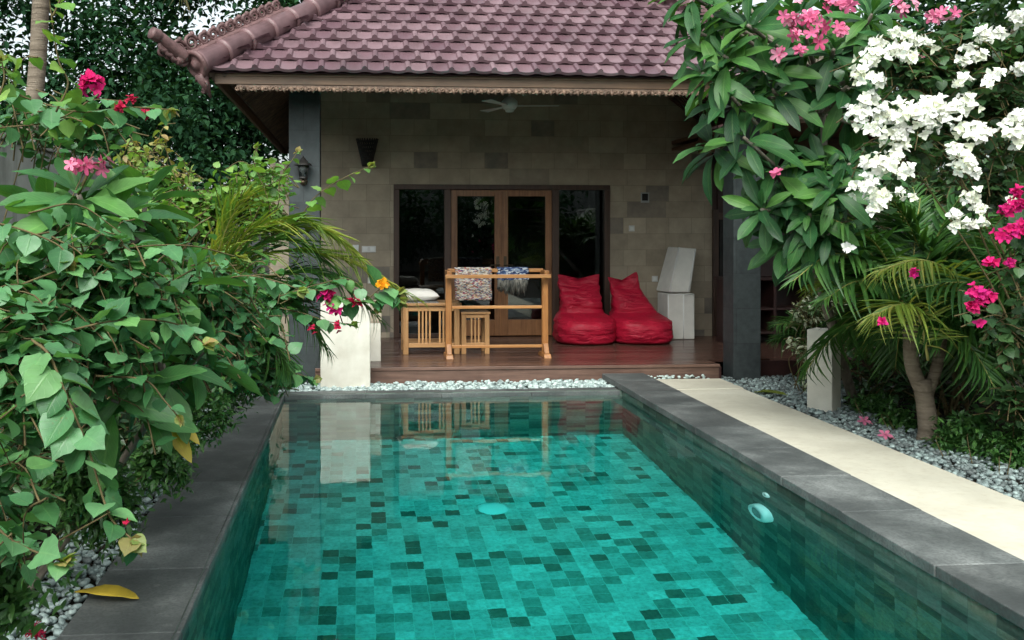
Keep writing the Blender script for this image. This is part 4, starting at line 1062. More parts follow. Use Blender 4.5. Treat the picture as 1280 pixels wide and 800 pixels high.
boug('front bougainvillea with a long hanging branch of big heart leaves over the pool edge', (-1.75, 3.3, -.05),
     [(10, 425, 3.5, 95), (35, 500, 3.4, 62), (110, 345, 3.9, 85), (15, 360, 3.8, 60), (-15, 590, 3.2, 45), (15, 680, 3.0, 28), (130, 430, 3.9, 70), (180, 360, 4.2, 60)], 250, .08, .044, .34, 'boug',
     branches=[([(40, 425, 3.0), (62, 445, 2.9), (85, 500, 2.85), (110, 560, 2.8), (128, 620, 2.78), (140, 650, 2.75), (165, 674, 2.72)], .108, .033, .4),
               ([(-20, 375, 3.6), (60, 343, 3.7), (150, 312, 3.9), (235, 307, 4.1), (300, 322, 4.3)], .095, .06, .4),
               ([(-20, 275, 3.7), (30, 288, 3.7), (75, 308, 3.7), (84, 330, 3.7)], .095, .06, .4),
               ([(-20, 640, 2.9), (10, 672, 2.9), (45, 690, 2.85), (78, 702, 2.8)], .095, .045, .5),
               ([(60, 420, 3.6), (150, 400, 3.6), (220, 405, 3.7), (255, 430, 3.7)], .10, .055, .5),
               ([(120, 470, 3.7), (180, 475, 3.7), (205, 500, 3.7), (222, 520, 3.7)], .075, .05, .4)],
     flowers=[('flower_bud', 157, 651, 2.72, 2, 3, T_BRACT, .014, 'red_fl')], seed=21, cane_tips=16, rr=(0, .9))
boug('middle bougainvillea with upright tips and a magenta bloom against the dark tree', (-1.95, 5.0, -.05),
     [(190, 385, 5.0, 70), (150, 310, 5.2, 50), (255, 365, 5.0, 60), (290, 400, 5.2, 55), (60, 160, 5.2, 32, 22), (110, 150, 5.0, 35), (20, 140, 5.0, 28), (230, 440, 4.7, 45), (90, 320, 5.2, 40)], 300, .07, .055, .36, 'boug',
     branches=[([(0, 110, 4.6), (50, 128, 4.6), (100, 140, 4.6), (160, 134, 4.6), (212, 137, 4.6)], .105, .05, .5),
               ([(0, 160, 4.6), (70, 150, 4.6), (120, 118, 4.6), (114, 104, 4.6)], .09, .055, .4),
               ([(250, 360, 4.8), (300, 345, 4.8), (340, 350, 4.8), (375, 362, 4.8)], .09, .05, .4),
               ([(280, 420, 4.8), (300, 450, 4.8), (285, 480, 4.8)], .07, .05, .4)],
     flowers=[('flower_cluster', 113, 101, 4.6, 10, 22, T_BRACT, .042, 'magenta'), ('flower_cluster', 150, 133, 4.6, 5, 7, T_BRACT, .025, 'red_fl'), ('flower_cluster', 165, 127, 4.6, 6, 8, T_BRACT, .025, 'red_fl'), ('flower_cluster', 180, 142, 4.6, 6, 8, T_BRACT, .025, 'red_fl')], seed=22, cane_tips=12, rr=(0, .75))
boug('bright yellow-green vine climbing upright at the top left corner', (-2.3, 4.4, -.05), [(75, 150, 4.6, 18), (5, 80, 4.6, 14)], 8, .07, .05, .2, 'boug_light',
     branches=[([(70, 140, 4.2), (85, 105, 4.2), (74, 78, 4.2), (67, 40, 4.2), (60, -15, 4.2)], .09, .05, .6), ([(66, 20, 4.2), (75, 0, 4.2), (80, -20, 4.2)], .08, .05, .5), ([(-5, 130, 4.4), (5, 100, 4.4), (2, 75, 4.4)], .09, .05, .5)], seed=23, cane_tips=2, name='climbing_vine')
boug('light green leafy shrub spreading in front of the left stone pillar', (-1.8, 7.8, -.05),
     [(245, 275, 7.8, 50), (300, 245, 7.8, 34), (200, 225, 7.8, 30, 28), (330, 270, 7.8, 34), (280, 320, 7.6, 50), (330, 215, 7.2, 16, 24), (195, 280, 7.4, 40)], 380, .064, .042, .34, 'boug_light',
     branches=[([(330, 300, 6.9), (370, 278, 6.8), (392, 248, 6.7), (425, 225, 6.7), (462, 208, 6.7)], .10, .055, .45),
               ([(330, 290, 6.9), (348, 255, 6.9), (350, 225, 6.9), (372, 190, 6.9)], .085, .05, .4),
               ([(340, 300, 6.9), (335, 250, 6.9), (318, 205, 6.9), (320, 185, 6.9)], .085, .05, .4), ([(350, 350, 6.9), (375, 320, 6.9), (385, 290, 6.9)], .08, .05, .4)], seed=24, cane_tips=10)
boug('low arching bougainvillea with red buds and one orange bloom beside the white block', (-1.45, 7.0, -.05),
     [(355, 365, 6.8, 32), (310, 420, 6.8, 45), (330, 470, 6.9, 32), (290, 450, 6.5, 40), (270, 400, 6.4, 50), (400, 360, 6.8, 18)], 150, .085, .05, .32, 'boug',
     branches=[([(350, 380, 6.6), (390, 362, 6.6), (430, 375, 6.6), (462, 378, 6.6), (497, 366, 6.6)], .13, .042, .35), ([(462, 372, 6.6), (478, 360, 6.6), (492, 364, 6.6), (500, 374, 6.6)], .15, .045, .5),
               ([(350, 385, 6.6), (380, 392, 6.6), (410, 402, 6.6), (440, 405, 6.6)], .095, .055, .5),
               ([(330, 460, 6.8), (355, 462, 6.8), (380, 470, 6.8), (394, 474, 6.8)], .10, .035, .4),
               ([(350, 370, 6.6), (400, 355, 6.6), (440, 350, 6.6), (470, 385, 6.6)], .09, .055, .5)],
     flowers=[('flower_cluster', 477, 355, 6.55, 6, 12, T_BRACT, .04, 'orange_fl'), ('flower_cluster', 408, 370, 6.55, 7, 10, T_BRACT, .045, 'magenta'), ('flower_cluster', 417, 386, 6.55, 6, 8, T_BRACT, .04, 'magenta'), ('flower_cluster', 438, 378, 6.55, 5, 6, T_BRACT, .035, 'red_fl'), ('flower_cluster', 390, 411, 6.55, 4, 4, T_BRACT, .03, 'red_fl'), ('flower_cluster', 421, 408, 6.55, 5, 5, T_BRACT, .03, 'red_fl'), ('flower_cluster', 449, 382, 6.55, 4, 4, T_BRACT, .03, 'red_fl')], seed=25, cane_tips=10)

# ------------------------------------------------------------------ frangipani
def rosette(F, tip, axis, k, L, r, Ts, rr=(0, 1), low=-.45, wid=1.0):
    axis = Vector(axis).normalized(); a = axis.orthogonal().normalized(); b = axis.cross(a)
    for i in range(k):
        f = i / max(1, k - 1); az = i * 2.4 + r.normal(0, .25)
        el = low + (1.15 - low) * f ** 1.4 + r.normal(0, .12)
        out = a * math.cos(az) + b * math.sin(az)
        d = out * math.cos(el) + axis * math.sin(el) + Vector((0, 0, -.02))
        n = axis * math.cos(el) - out * math.sin(el) + Vector(r.normal(0, .15, 3))
        s = L * r.uniform(.75, 1.1) * (1 - .55 * f ** 3)
        F.put(Ts[int(r.integers(0, len(Ts)))], [Vector(tip) - axis * (.09 * (1 - f)) + d * .035], [d], [n], s, r.uniform(*rr), wid)

def frangipani(label, base, nodes, tips, L, k, mat, seed, Ts, flowers=(), trad=.045, low=-.3, name='frangipani_tree', rr=(0, 1), wid=1.0, bark='bark', group=None):
    r = np.random.default_rng(seed); t = plant(name, label, 'tree', base, group); F = Foliage(); S = MB()
    nodes = [Vector(n) for n in nodes]; tr = catmull([Vector(base)] + nodes, 6); S.tube(tr, [trad * (1 - .6 * i / len(tr)) for i in range(len(tr))], 10)
    for tp in tips:
        tp = Vector(tp); nn = min(tr[len(tr) // 4:], key=lambda q: (q - tp).length + .8 * max(0, q.z - tp.z + .1))
        mid = nn.lerp(tp, .55) + Vector((0, 0, -.08)) + Vector(r.normal(0, .03, 3))
        p = catmull([nn, mid, tp], 5); S.tube(p, [trad * .42 * (1 - .35 * i / len(p)) for i in range(len(p))], 7)
        ax = (tp - mid).normalized() + Vector((0, 0, .5)) + Vector(r.normal(0, .15, 3))
        rosette(F, tp, ax, int(k * r.uniform(.8, 1.2)), L, r, Ts, rr, low, wid)
    S.build('trunk', M[bark], t); F.build('foliage', M[mat], t)
    for (nm, px_, py_, Y, rp, n, T, sz, mt) in flowers: cluster(t, nm, px_, py_, Y, rp * 1.15, max(3, int(n * .6)), T, sz, mt, r, face=(-.3, -.8, .3))
    return t
tips = [P(a, b, 7.0 + .5 * random.random()) for a, b in ((878, 92), (872, 40), (905, 70), (885, 10), (1030, 215), (1008, 275), (935, 32), (952, 80), (965, 112), (915, 122), (890, 182), (930, 172), (1003, 95), (1058, 108), (1042, 62), (1078, 58), (968, 212), (1012, 268), (1040, 238), (1000, 20), (1090, 18), (1120, 60), (860, -10), (985, 245), (1062, 205), (952, 262), (985, 296), (1035, 292))]
tips += [P(a, b, 8.1 + .6 * random.random()) for a, b in ((930, 0), (960, 45), (1000, 60), (1040, 20), (1085, 95), (1060, 140), (925, 85), (1080, 30), (895, 100), (1100, 130))]
tips += [P(a, b, 9.0) for a, b in ((900, 40), (940, 60), (980, 20), (1020, 70), (1060, 40), (1060, 80), (1100, 60), (920, 10))]
frangipani('tall frangipani tree with dark rosettes and pink blooms in front of the roof', (4.95, 9.2, -.05), [P(1034, 385, 8.6), P(1018, 320, 8.1), P(1024, 250, 7.8), P(1030, 170, 7.9), P(1020, 90, 8.0)], tips, .37, 17, 'frangi', 31, T_LONG,
     flowers=[('flower_cluster', a, b, 6.75, q, n, T_STAR, .055, 'pink') for a, b, q, n in ((990, 22, 15, 16), (1016, 22, 15, 18), (1013, 45, 8, 7), (1052, 37, 13, 12), (976, 66, 6, 5), (1000, 63, 5, 3), (1023, 53, 5, 3), (1062, 6, 12, 12), (1130, 10, 12, 12), (1168, 20, 10, 10), (1188, 17, 7, 6), (1150, 76, 5, 3), (971, 217, 4, 2), (1038, 2, 8, 8), (990, 45, 7, 6))], trad=.05)
fl = frangipani('left frangipani with pink flowers standing up above the heart leaves', (-1.95, 5.6, -.05), [P(140, 400, 5.2), P(128, 330, 5.0), P(112, 280, 4.8)], [P(98, 243, 4.65), P(150, 268, 4.7), P(60, 262, 4.9), P(182, 250, 5.2)], .38, 15, 'frangi_left', 32, T_BROAD, wid=.78,
     flowers=[('flower_cluster', 110, 206, 4.6, 13, 9, T_STAR, .042, 'pink'), ('flower_cluster', 130, 200, 4.6, 9, 7, T_STAR, .042, 'pink'), ('flower_cluster', 92, 207, 4.6, 7, 5, T_STAR, .042, 'pink')], low=-.15)
S = MB(); S.tube([P(98, 243, 4.65), P(112, 212, 4.6)], .008, 6); S.build('flower_stalk', M['cane'], fl)
frangipani('low young frangipani with big drooping veined leaves behind the left coping', (-1.55, 4.5, -.05), [P(190, 520, 4.5), P(200, 450, 4.4)], [P(205, 455, 4.3), P(165, 480, 4.15), P(255, 440, 4.6), P(232, 350, 4.6), P(140, 500, 4.0)], .33, 10, 'frangi_left', 33, T_BROAD, trad=.022, low=-.7, name='young_frangipani', wid=.95)
0 and frangipani('broad-leaved sapling with dark leaves at the bottom left corner', (-1.7, 3.0, -.05), [P(30, 620, 3.0)], [P(15, 600, 3.0), P(-30, 640, 2.9)], .32, 6, 'frangi', 34, T_BROAD, trad=.018, low=-.6, name='young_frangipani')

# ------------------------------------------------------------------ palms
def frond(parent, pts, LL, npair, mat, r, droop=.35, ang=50, wid=1.0, rach=.011, name='frond'):
    p = catmull(pts, 8); n = len(p); F = Foliage(); t_ = []
    for i in range(npair):
        f = .10 + .9 * (i + .5) / npair; q = f * (n - 1); j = min(int(q), n - 2); o = p[j].lerp(p[j + 1], q - j); tg = (p[j + 1] - p[j]).normalized()
        sv = tg.cross(Vector((0, 0, 1))); sv = sv.normalized() if sv.length > .05 else Vector((1, 0, 0)); up = sv.cross(tg)
        L = LL * (math.sin(math.pi * min(1, (f * .82 + .13))) ** .6) * r.uniform(.88, 1.08); a = R(ang * (1.15 - .55 * f) + r.normal(0, 4))
        for s_ in (1, -1):
            d = tg * math.cos(a) + sv * s_ * math.sin(a) + up * (.28 + r.normal(0, .06)) - Vector((0, 0, droop * r.uniform(.2, 1.0)))
            T = T_STRIP[int(r.integers(0, 3))]
            F.put(T, [o], [d], [up + sv * (-s_) * .4], L, r.uniform(0, 1), wid)
    rp = MB(); rp.tube(p, [rach * (1 - .75 * i / n) for i in range(n)], 6)
    o = F.build(name, M[mat], parent); rp.build('rachis', M['rachis'], o)
    return o

def palm_fronds(t, crown, n, L, r, mats, LL=.36, npair=30, lean=0, el=(15, 75), droop=.5, wid=1.0, az0=0, azr=360):
    for i in range(n):
        az = R(az0 + azr * (i + r.uniform(-.25, .25)) / n); e = R(r.uniform(*el)); l = L * r.uniform(.85, 1.12)
        h = Vector((math.cos(az), math.sin(az), 0)); p = [Vector(crown)]; d = h * math.cos(e) + Vector((0, 0, math.sin(e)))
        for k in range(1, 5):
            p.append(p[-1] + d * l / 4); d = (d + Vector((0, 0, -.32 * droop * 1.6))).normalized()
        frond(t, p, LL * r.uniform(.85, 1.1), npair, mats[int(r.integers(0, len(mats)))], r, wid=wid)

r = np.random.default_rng(41)
ap = plant('areca_palm', 'yellow-green palm arching out from the left shrubs towards the porch', 'palm', (-1.6, 7.0, -.05))
S = MB(); cr = P(240, 395, 6.9); S.tube([Vector((-1.6, 7.0, -.05)), cr.lerp(Vector((-1.6, 7.0, 0)), .4), cr], [.05, .04, .03], 8); S.build('trunk', M['cane'], ap)
for pts, mt in ((((240, 395), (300, 300), (375, 275), (442, 312)), 'palm_yellow'), (((240, 395), (320, 322), (420, 322), (528, 378)), 'palm_yellow'), (((240, 395), (270, 320), (290, 270), (310, 245)), 'palm_yellow'),
                (((240, 395), (330, 350), (410, 345), (480, 405)), 'palm'), (((240, 395), (310, 300), (400, 288), (476, 348)), 'palm_yellow'), (((240, 395), (310, 370), (370, 385), (410, 440)), 'palm'), (((240, 395), (290, 330), (360, 300), (430, 345)), 'palm'), (((240, 395), (300, 400), (340, 430), (365, 470)), 'palm')):
    frond(ap, [P(a, b, 6.9 - .05 * i) for i, (a, b) in enumerate(pts)], .34, 46, mt, r, droop=.25, ang=36, wid=.55, rach=.008)
base = G(1158, 556, -.05)
pm = plant('garden_palm', 'forked-trunk palm with arching fronds beside the garden path', 'palm', base)
S = MB(); fk = P(1152, 474, base.y); c1 = P(1138, 405, base.y - .05); c2 = P(1178, 415, base.y + .1)
S.tube(catmull([base, P(1160, 530, base.y), fk]), [.085, .082, .080, .079, .078, .077, .076, .075, .073, .07, .07, .07, .07][:13], 12); S.tube(catmull([P(1154, 492, base.y), P(1140, 455, base.y), c1]), .058, 10); S.tube(catmull([P(1160, 492, base.y), P(1172, 455, base.y), c2]), .045, 10)
S.build('trunk', M['palm_bark'], pm)
palm_fronds(pm, c1 + Vector((0, 0, .05)), 19, 1.2, r, ['palm', 'palm', 'palm', 'palm', 'palm', 'palm_yellow'], .40, 34, el=(25, 75), droop=.55, az0=-50, azr=205)
palm_fronds(pm, c2 + Vector((0, 0, .05)), 14, 1.25, r, ['palm'], .40, 32, el=(30, 78), droop=.5, az0=-50, azr=260)
palm_fronds(pm, c1 + Vector((0, 0, .02)), 11, 1.0, r, ['palm'], .38, 32, el=(-5, 30), droop=.9, az0=-70, azr=215, wid=.8)
palm_fronds(pm, c2 + Vector((0, 0, .02)), 7, .95, r, ['palm'], .38, 32, el=(-5, 25), droop=.95, az0=-50, azr=190, wid=.8)
for pts in (((1140, 400), (1090, 335), (1040, 318), (990, 352)), ((1150, 400), (1110, 360), (1070, 352), (1030, 375)), ((1140, 400), (1105, 320), (1075, 290), (1030, 270))):
    frond(pm, [P(a, b, 7.4 - .12 * i) for i, (a, b) in enumerate(pts)], .36, 30, 'palm', r, droop=.4, ang=50)
frond(pm, [P(a, b, 7.0 - .1 * i) for i, (a, b) in enumerate(((1200, 400), (1190, 345), (1150, 325), (1095, 340)))], .34, 42, 'palm_yellow', r, droop=.6, ang=50, wid=.6)
frond(pm, [P(a, b, 6.9 - .1 * i) for i, (a, b) in enumerate(((1160, 450), (1150, 400), (1130, 380), (1090, 395)))], .36, 42, 'palm_yellow', r, droop=.6, ang=50, wid=.6)
b2 = Vector((5.1, 6.6, -.05)); p2 = plant('garden_palm', 'darker palm at the right edge behind the magenta flowers', 'palm', b2)
S = MB(); S.tube([b2, b2 + Vector((.02, 0, .5)), b2 + Vector((0, 0, 1.0))], [.07, .06, .05], 10); S.build('trunk', M['palm_bark'], p2)
palm_fronds(p2, b2 + Vector((0, 0, 1.05)), 14, 1.25, r, ['palm'], .42, 28, el=(15, 75), droop=.5)
b3 = Vector((5.12, 10.2, -.05)); p3 = plant('garden_palm', 'small fan of palm fronds between the right stone pillar and the beige post', 'palm', b3)
S = MB(); S.tube([b3, b3 + Vector((0, 0, .55))], [.06, .05], 10); S.build('trunk', M['palm_bark'], p3)
palm_fronds(p3, b3 + Vector((0, 0, .5)), 13, .62, r, ['palm'], .30, 26, el=(15, 80), droop=.5)
b4 = P(45, 250, 14.0); b4.z = -.05; cp = plant('coconut_palm', 'tall coconut palm with ringed grey trunk beyond the left wall', 'palm', b4)
S = MB(); tp = P(60, -190, 14.0); p = catmull([b4, P(36, 180, 14), P(47, 80, 14), tp]); S.tube(p, [.13 - .001 * i for i in range(len(p))], 14); S.build('trunk', M['palm_bark'], cp)
for i, (az, e_) in enumerate(((-20, -15), (10, 5), (-50, 10), (60, 20), (120, 10), (170, 5), (220, 0), (280, -10), (-5, -35), (-75, -40))):
    h = Vector((math.cos(R(az)), math.sin(R(az)), math.sin(R(e_)))); q = [tp]; d = h.normalized()
    for k in range(4): q.append(q[-1] + d * .75); d = (d + Vector((0, 0, -.33))).normalized()
    frond(cp, q, .75, 34, 'coco', r, droop=.9, ang=60, wid=.7, rach=.03)

# ------------------------------------------------------------------ right: flowering shrubs
r = np.random.default_rng(51)
def flower_list(L, Y, sz, mat, T=T_BRACT, dens=1.0): return [('flower_cluster', a, b, Y, q, int(n * dens), T, sz, mat) for a, b, q, n in L]
WL = [(1102, 55, 11, 20), (1128, 62, 12, 22), (1140, 70, 9, 12), (1092, 72, 14, 26), (1075, 95, 12, 24), (1095, 100, 9, 14), (1088, 120, 10, 14), (1075, 142, 16, 40), (1108, 145, 17, 44), (1120, 170, 14, 26), (1090, 160, 10, 14), (1142, 140, 16, 36), (1165, 132, 16, 36), (1180, 140, 13, 24), (1160, 155, 14, 24), (1208, 127, 13, 18), (1195, 132, 8, 10), (1100, 205, 22, 56), (1120, 190, 12, 18), (1085, 235, 16, 36), (1105, 245, 14, 24), (1095, 258, 10, 14), (1130, 215, 12, 20), (1125, 240, 7, 6), (1140, 248, 4, 3),
      (1150, 50, 7, 8), (1118, 40, 5, 5), (1135, 45, 6, 6), (1160, 57, 5, 4), (1210, 62, 9, 10), (1232, 45, 12, 16), (1250, 40, 9, 10), (1225, 70, 8, 8), (1205, 75, 8, 8), (1205, 100, 9, 10), (1245, 92, 9, 10), (1235, 105, 6, 6), (1274, 22, 13, 26), (1276, 85, 9, 14), (1275, 150, 17, 44), (1262, 168, 14, 24), (1280, 175, 14, 24), (1205, 160, 12, 20), (1228, 165, 12, 18), (1195, 188, 12, 18), (1210, 200, 9, 12), (1222, 172, 10, 14), (1200, 210, 10, 12), (1215, 245, 11, 14), (1225, 262, 10, 12), (1195, 268, 9, 10), (1210, 280, 8, 8), (1230, 278, 7, 6), (1195, 282, 6, 5), (1218, 215, 8, 8), (1060, 308, 4, 3), (1265, 250, 5, 4)]
wl = plant('bougainvillea', 'large white-flowering bougainvillea leaning over the path from the right', 'shrub', (5.2, 6.4, -.05))
F = Foliage(); S = MB(); lob = lobes_px([(1150, 95, 5.6, 65), (1210, 75, 5.7, 70), (1255, 150, 5.7, 65), (1190, 175, 5.7, 55), (1130, 190, 5.6, 40), (1245, 240, 5.8, 50), (1120, 70, 5.6, 40), (1290, 60, 5.7, 70)])
twig_mass(F, S, lob, 330, .32, .045, .07, T_HEART, r, .35)
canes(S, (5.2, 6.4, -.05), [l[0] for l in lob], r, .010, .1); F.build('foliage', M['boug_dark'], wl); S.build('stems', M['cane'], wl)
for (nm, a, b, Y, q, n, T, sz, mt) in flower_list(WL, 5.2, .036, 'white_bract', dens=1.15): cluster(wl, nm, a, b, Y - .1 * random.random(), q, n, T, sz, mt, r, face=(-.4, -.7, .3))
mg = plant('bougainvillea', 'magenta-flowering bougainvillea at the right edge below the white one', 'shrub', (4.75, 4.9, -.05))
F = Foliage(); S = MB(); lob = lobes_px([(1275, 290, 5.0, 40), (1290, 340, 5.0, 50), (1250, 400, 5.2, 30), (1280, 420, 5.2, 45)])
twig_mass(F, S, lob, 60, .3, .05, .07, T_HEART, r, .4); canes(S, (4.75, 4.9, -.05), [l[0] for l in lob] * 2, r, .010, .08)
F.build('foliage', M['boug_dark'], mg); S.build('stems', M['cane'], mg)
for (a, b, q, n) in ((1258, 262, 7, 12), (1272, 255, 9, 16), (1268, 288, 12, 26), (1280, 285, 10, 18), (1255, 296, 9, 14), (1225, 368, 12, 26), (1238, 372, 9, 16), (1218, 384, 9, 14), (1240, 327, 8, 12), (1262, 328, 6, 8), (1143, 340, 5, 5), (1105, 402, 4, 4), (1270, 240, 6, 8), (1222, 402, 3, 3)):
    cluster(mg, 'flower_cluster', a, b, 4.85, q, int(n * 1.4), T_BRACT, .028, 'magenta', r, face=(-.4, -.7, .3))
def shrub(name, label, base, lobes, n, size, gap, tl, Ts, mat, seed, nc=8, droop=.1, group=None, cat='shrub', depth=.8, stem=.007):
    r = np.random.default_rng(seed); t = plant(name, label, cat, base, group); F = Foliage(); S = MB(); lob = lobes_px(lobes, depth)
    twig_mass(F, None if Ts is T_POINT else S, lob, n, tl, gap, size, Ts, r, droop); canes(S, base, [Vector(lob[i % len(lob)][0]) for i in range(nc if Ts is not T_POINT else 2)], r, stem if Ts is not T_POINT else .004, .06)
    F.build('foliage', M[mat], t); S.build('stems', M['cane'], t); return t
shrub('ixora_shrub', 'clipped green shrub at the foot of the forked palm, right side', G(1205, 585, -.05), [(1190, 555, 7.1, 30), (1215, 545, 7.1, 34), (1225, 575, 6.9, 28)], 300, .07, .022, .17, T_POINT, 'low_leaf', 61)
shrub('ixora_shrub', 'clipped green shrub at the right edge of the pebble strip', G(1262, 600, -.05), [(1262, 562, 6.7, 34), (1250, 590, 6.6, 24), (1290, 570, 6.6, 34)], 280, .07, .022, .17, T_POINT, 'low_leaf', 62)
shrub('ixora_shrub', 'small green shrub between the beige post and the forked palm', G(1122, 548, -.05), [(1120, 528, 8.0, 24), (1135, 535, 7.9, 18)], 140, .065, .022, .15, T_POINT, 'low_leaf', 63)
shrub('ixora_shrub', 'dim little shrub right behind the beige post', G(1082, 528, -.05), [(1078, 512, 8.6, 22), (1098, 508, 8.7, 20)], 110, .065, .024, .14, T_POINT, 'low_leaf', 64)
shrub('variegated_shrub', 'cream-edged variegated shrub against the left side of the beige post', G(1008, 492, -.05), [(1010, 390, 9.6, 26), (1035, 370, 9.6, 30), (1005, 440, 9.5, 20), (1015, 475, 9.4, 16), (1050, 345, 9.7, 26)], 170, .065, .04, .24, T_OVAL, 'varieg', 65)
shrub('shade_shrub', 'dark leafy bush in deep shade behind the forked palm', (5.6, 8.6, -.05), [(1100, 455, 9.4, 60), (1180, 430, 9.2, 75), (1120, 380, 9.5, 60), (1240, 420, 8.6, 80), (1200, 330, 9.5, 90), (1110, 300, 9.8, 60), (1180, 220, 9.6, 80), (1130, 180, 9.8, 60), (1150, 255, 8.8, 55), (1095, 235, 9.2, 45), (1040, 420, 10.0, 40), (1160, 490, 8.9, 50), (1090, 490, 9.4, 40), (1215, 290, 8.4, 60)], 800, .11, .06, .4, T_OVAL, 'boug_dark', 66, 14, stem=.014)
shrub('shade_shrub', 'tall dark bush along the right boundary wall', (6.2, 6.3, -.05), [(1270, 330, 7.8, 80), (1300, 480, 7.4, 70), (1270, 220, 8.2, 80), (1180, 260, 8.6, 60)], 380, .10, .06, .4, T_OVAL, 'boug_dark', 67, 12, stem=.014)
shrub('vine_plant', 'thin climber with small dark leaves low at the right edge', (4.9, 6.0, -.05), [(1265, 500, 6.6, 28, 40)], 26, .09, .06, .3, T_HEART, 'boug_dark', 68, 4)
# left low plants
shrub('ixora_shrub', 'low dark shrub with one coral flower head at the bottom left corner', (-1.5, 2.9, -.05), [(5, 745, 3.3, 42), (-20, 690, 3.2, 50), (75, 735, 3.6, 14)], 200, .06, .025, .18, T_POINT, 'low_leaf', 71)
c_ = plant('ixora_flower', 'coral red flower head among the pebbles at the bottom left', 'flower', P(45, 790, 3.6))
cluster(c_, 'petals', 45, 788, 3.6, 10, 60, T_IXORA, .018, 'red_fl', r, face=(0, -.3, .9)); S = MB(); S.tube([G(45, 800, -.05), P(45, 788, 3.6)], .004, 5); S.build('stalk', M['twig'], c_)
shrub('ixora_shrub', 'dark groundcover shrub under the hanging branch by the left coping', (-1.55, 4.6, -.05), [(130, 640, 4.4, 60), (200, 580, 4.9, 50), (100, 600, 4.2, 60)], 420, .055, .026, .18, T_POINT, 'low_leaf', 72)
shrub('ixora_shrub', 'dark groundcover shrub along the middle of the left coping', (-1.5, 6.3, -.05), [(255, 520, 6.2, 45), (220, 545, 5.6, 40), (280, 490, 6.8, 40), (300, 470, 7.5, 36)], 460, .055, .026, .18, T_POINT, 'low_leaf', 73)
shrub('ixora_shrub', 'small green shrub where the left coping meets the stone pillar', (-1.45, 9.3, -.05), [(300, 445, 9.2, 34), (330, 430, 9.4, 34), (325, 395, 9.6, 30)], 200, .06, .03, .2, T_POINT, 'low_leaf', 74)
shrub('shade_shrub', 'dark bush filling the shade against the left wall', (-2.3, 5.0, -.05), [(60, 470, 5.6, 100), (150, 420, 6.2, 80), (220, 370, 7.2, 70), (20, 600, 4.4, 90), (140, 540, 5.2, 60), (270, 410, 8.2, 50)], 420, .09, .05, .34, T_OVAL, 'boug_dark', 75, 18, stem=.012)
shrub('croton_shrub', 'slender shrub with yellowing tips in front of the wall end', (-2.2, 8.4, -.05), [(165, 195, 8.2, 22, 26), (200, 185, 8.4, 20, 24), (225, 215, 8.4, 20, 26)], 26, .085, .05, .3, T_OVAL, 'newleaf', 76, 6)
F = Foliage(); n = 5200; pos = np.stack([r.uniform(-2.6, -1.42, n), r.uniform(1.5, 10.3, n), r.uniform(-.05, .10, n)], 1)
d = np.stack([r.normal(0, 1, n), r.normal(0, 1, n), r.uniform(.1, .9, n)], 1); F.put(T_POINT[0], pos, d, r.normal(0, .5, (n, 3)) + np.array([0, 0, 1]), r.uniform(.03, .06, n), r.uniform(0, 1, n))
n = 1500; pos = np.stack([r.uniform(4.95, 6.8, n), r.uniform(4, 10.5, n), r.uniform(-.05, .10, n)], 1); d = np.stack([r.normal(0, 1, n), r.normal(0, 1, n), r.uniform(.1, .9, n)], 1)
F.put(T_POINT[1], pos, d, r.normal(0, .5, (n, 3)) + np.array([0, 0, 1]), r.uniform(.03, .06, n), r.uniform(0, 1, n))
tag(F.build('ground_cover', M['low_leaf']), None, None, kind='stuff')

# ------------------------------------------------------------------ fallen leaves and petals
def fallen(name, label, cat, p, ang, L, T, mat, z=.012, tilt=.05, wid=1.0, rnd=.5):
    F = Foliage(); F.put(T, [p + Vector((0, 0, z))], [(math.cos(ang), math.sin(ang), tilt)], [(0.05, -.1, 1)], L, rnd, wid)
    o = F.build(name, M[mat], loc=tuple(p)); s = o.modifiers.new('thickness', 'SOLIDIFY'); s.thickness = .0015
    return tag(o, label, cat)
pl_ = G(93, 748, 0); pr_ = G(173, 751, 0)
fallen('fallen_leaf', 'yellow fallen leaf lying on the left pool coping', 'leaf', pl_, math.atan2(pr_.y - pl_.y, pr_.x - pl_.x), (pr_ - pl_).length, T_LONG[0], 'yellow_leaf', .03)
q1, q2 = G(985, 498, 0), G(938, 490, 0)
fallen('fallen_leaf', 'long yellow-green fallen leaf at the far corner of the path', 'leaf', q1, math.atan2(q2.y - q1.y, q2.x - q1.x), (q2 - q1).length * .9, T_LONG[0], 'palm_yellow', .03, rnd=.7)
yl = P(207, 527, 4.4); F = Foliage(); F.put(T_BROAD[0], [yl], [P(240, 575, 4.3) - yl], [(.3, -.8, .5)], (P(240, 575, 4.3) - yl).length, .5, .75); F.put(T_BROAD[1], [yl + Vector((.03, 0, 0))], [P(243, 548, 4.3) - yl], [(.2, -.7, .6)], .16, .7, .8)
tag(F.build('yellow_leaf', M['yellow_leaf'], loc=tuple(yl)), 'yellowing leaf hanging over the left pebbles', 'leaf')
for (a, b, lab) in ((1080, 531, 'pink fallen blossom on the pebbles nearest the beige post'), (1106, 549, 'pink fallen blossom on the pebbles nearest the forked palm')):
    g = G(a, b, -.01); F = Foliage(); F.put(T_STAR, [g + Vector((0, 0, .03))], [(-.2, -.5, .8)], [(1, 0, 0)], .06, .6); F.put(T_STAR, [g + Vector((.03, 0, .025))], [(.4, -.4, .8)], [(1, 0, 0)], .05, .9)
    tag(F.build('fallen_blossom', M['pink'], loc=tuple(g)), lab, 'flower')

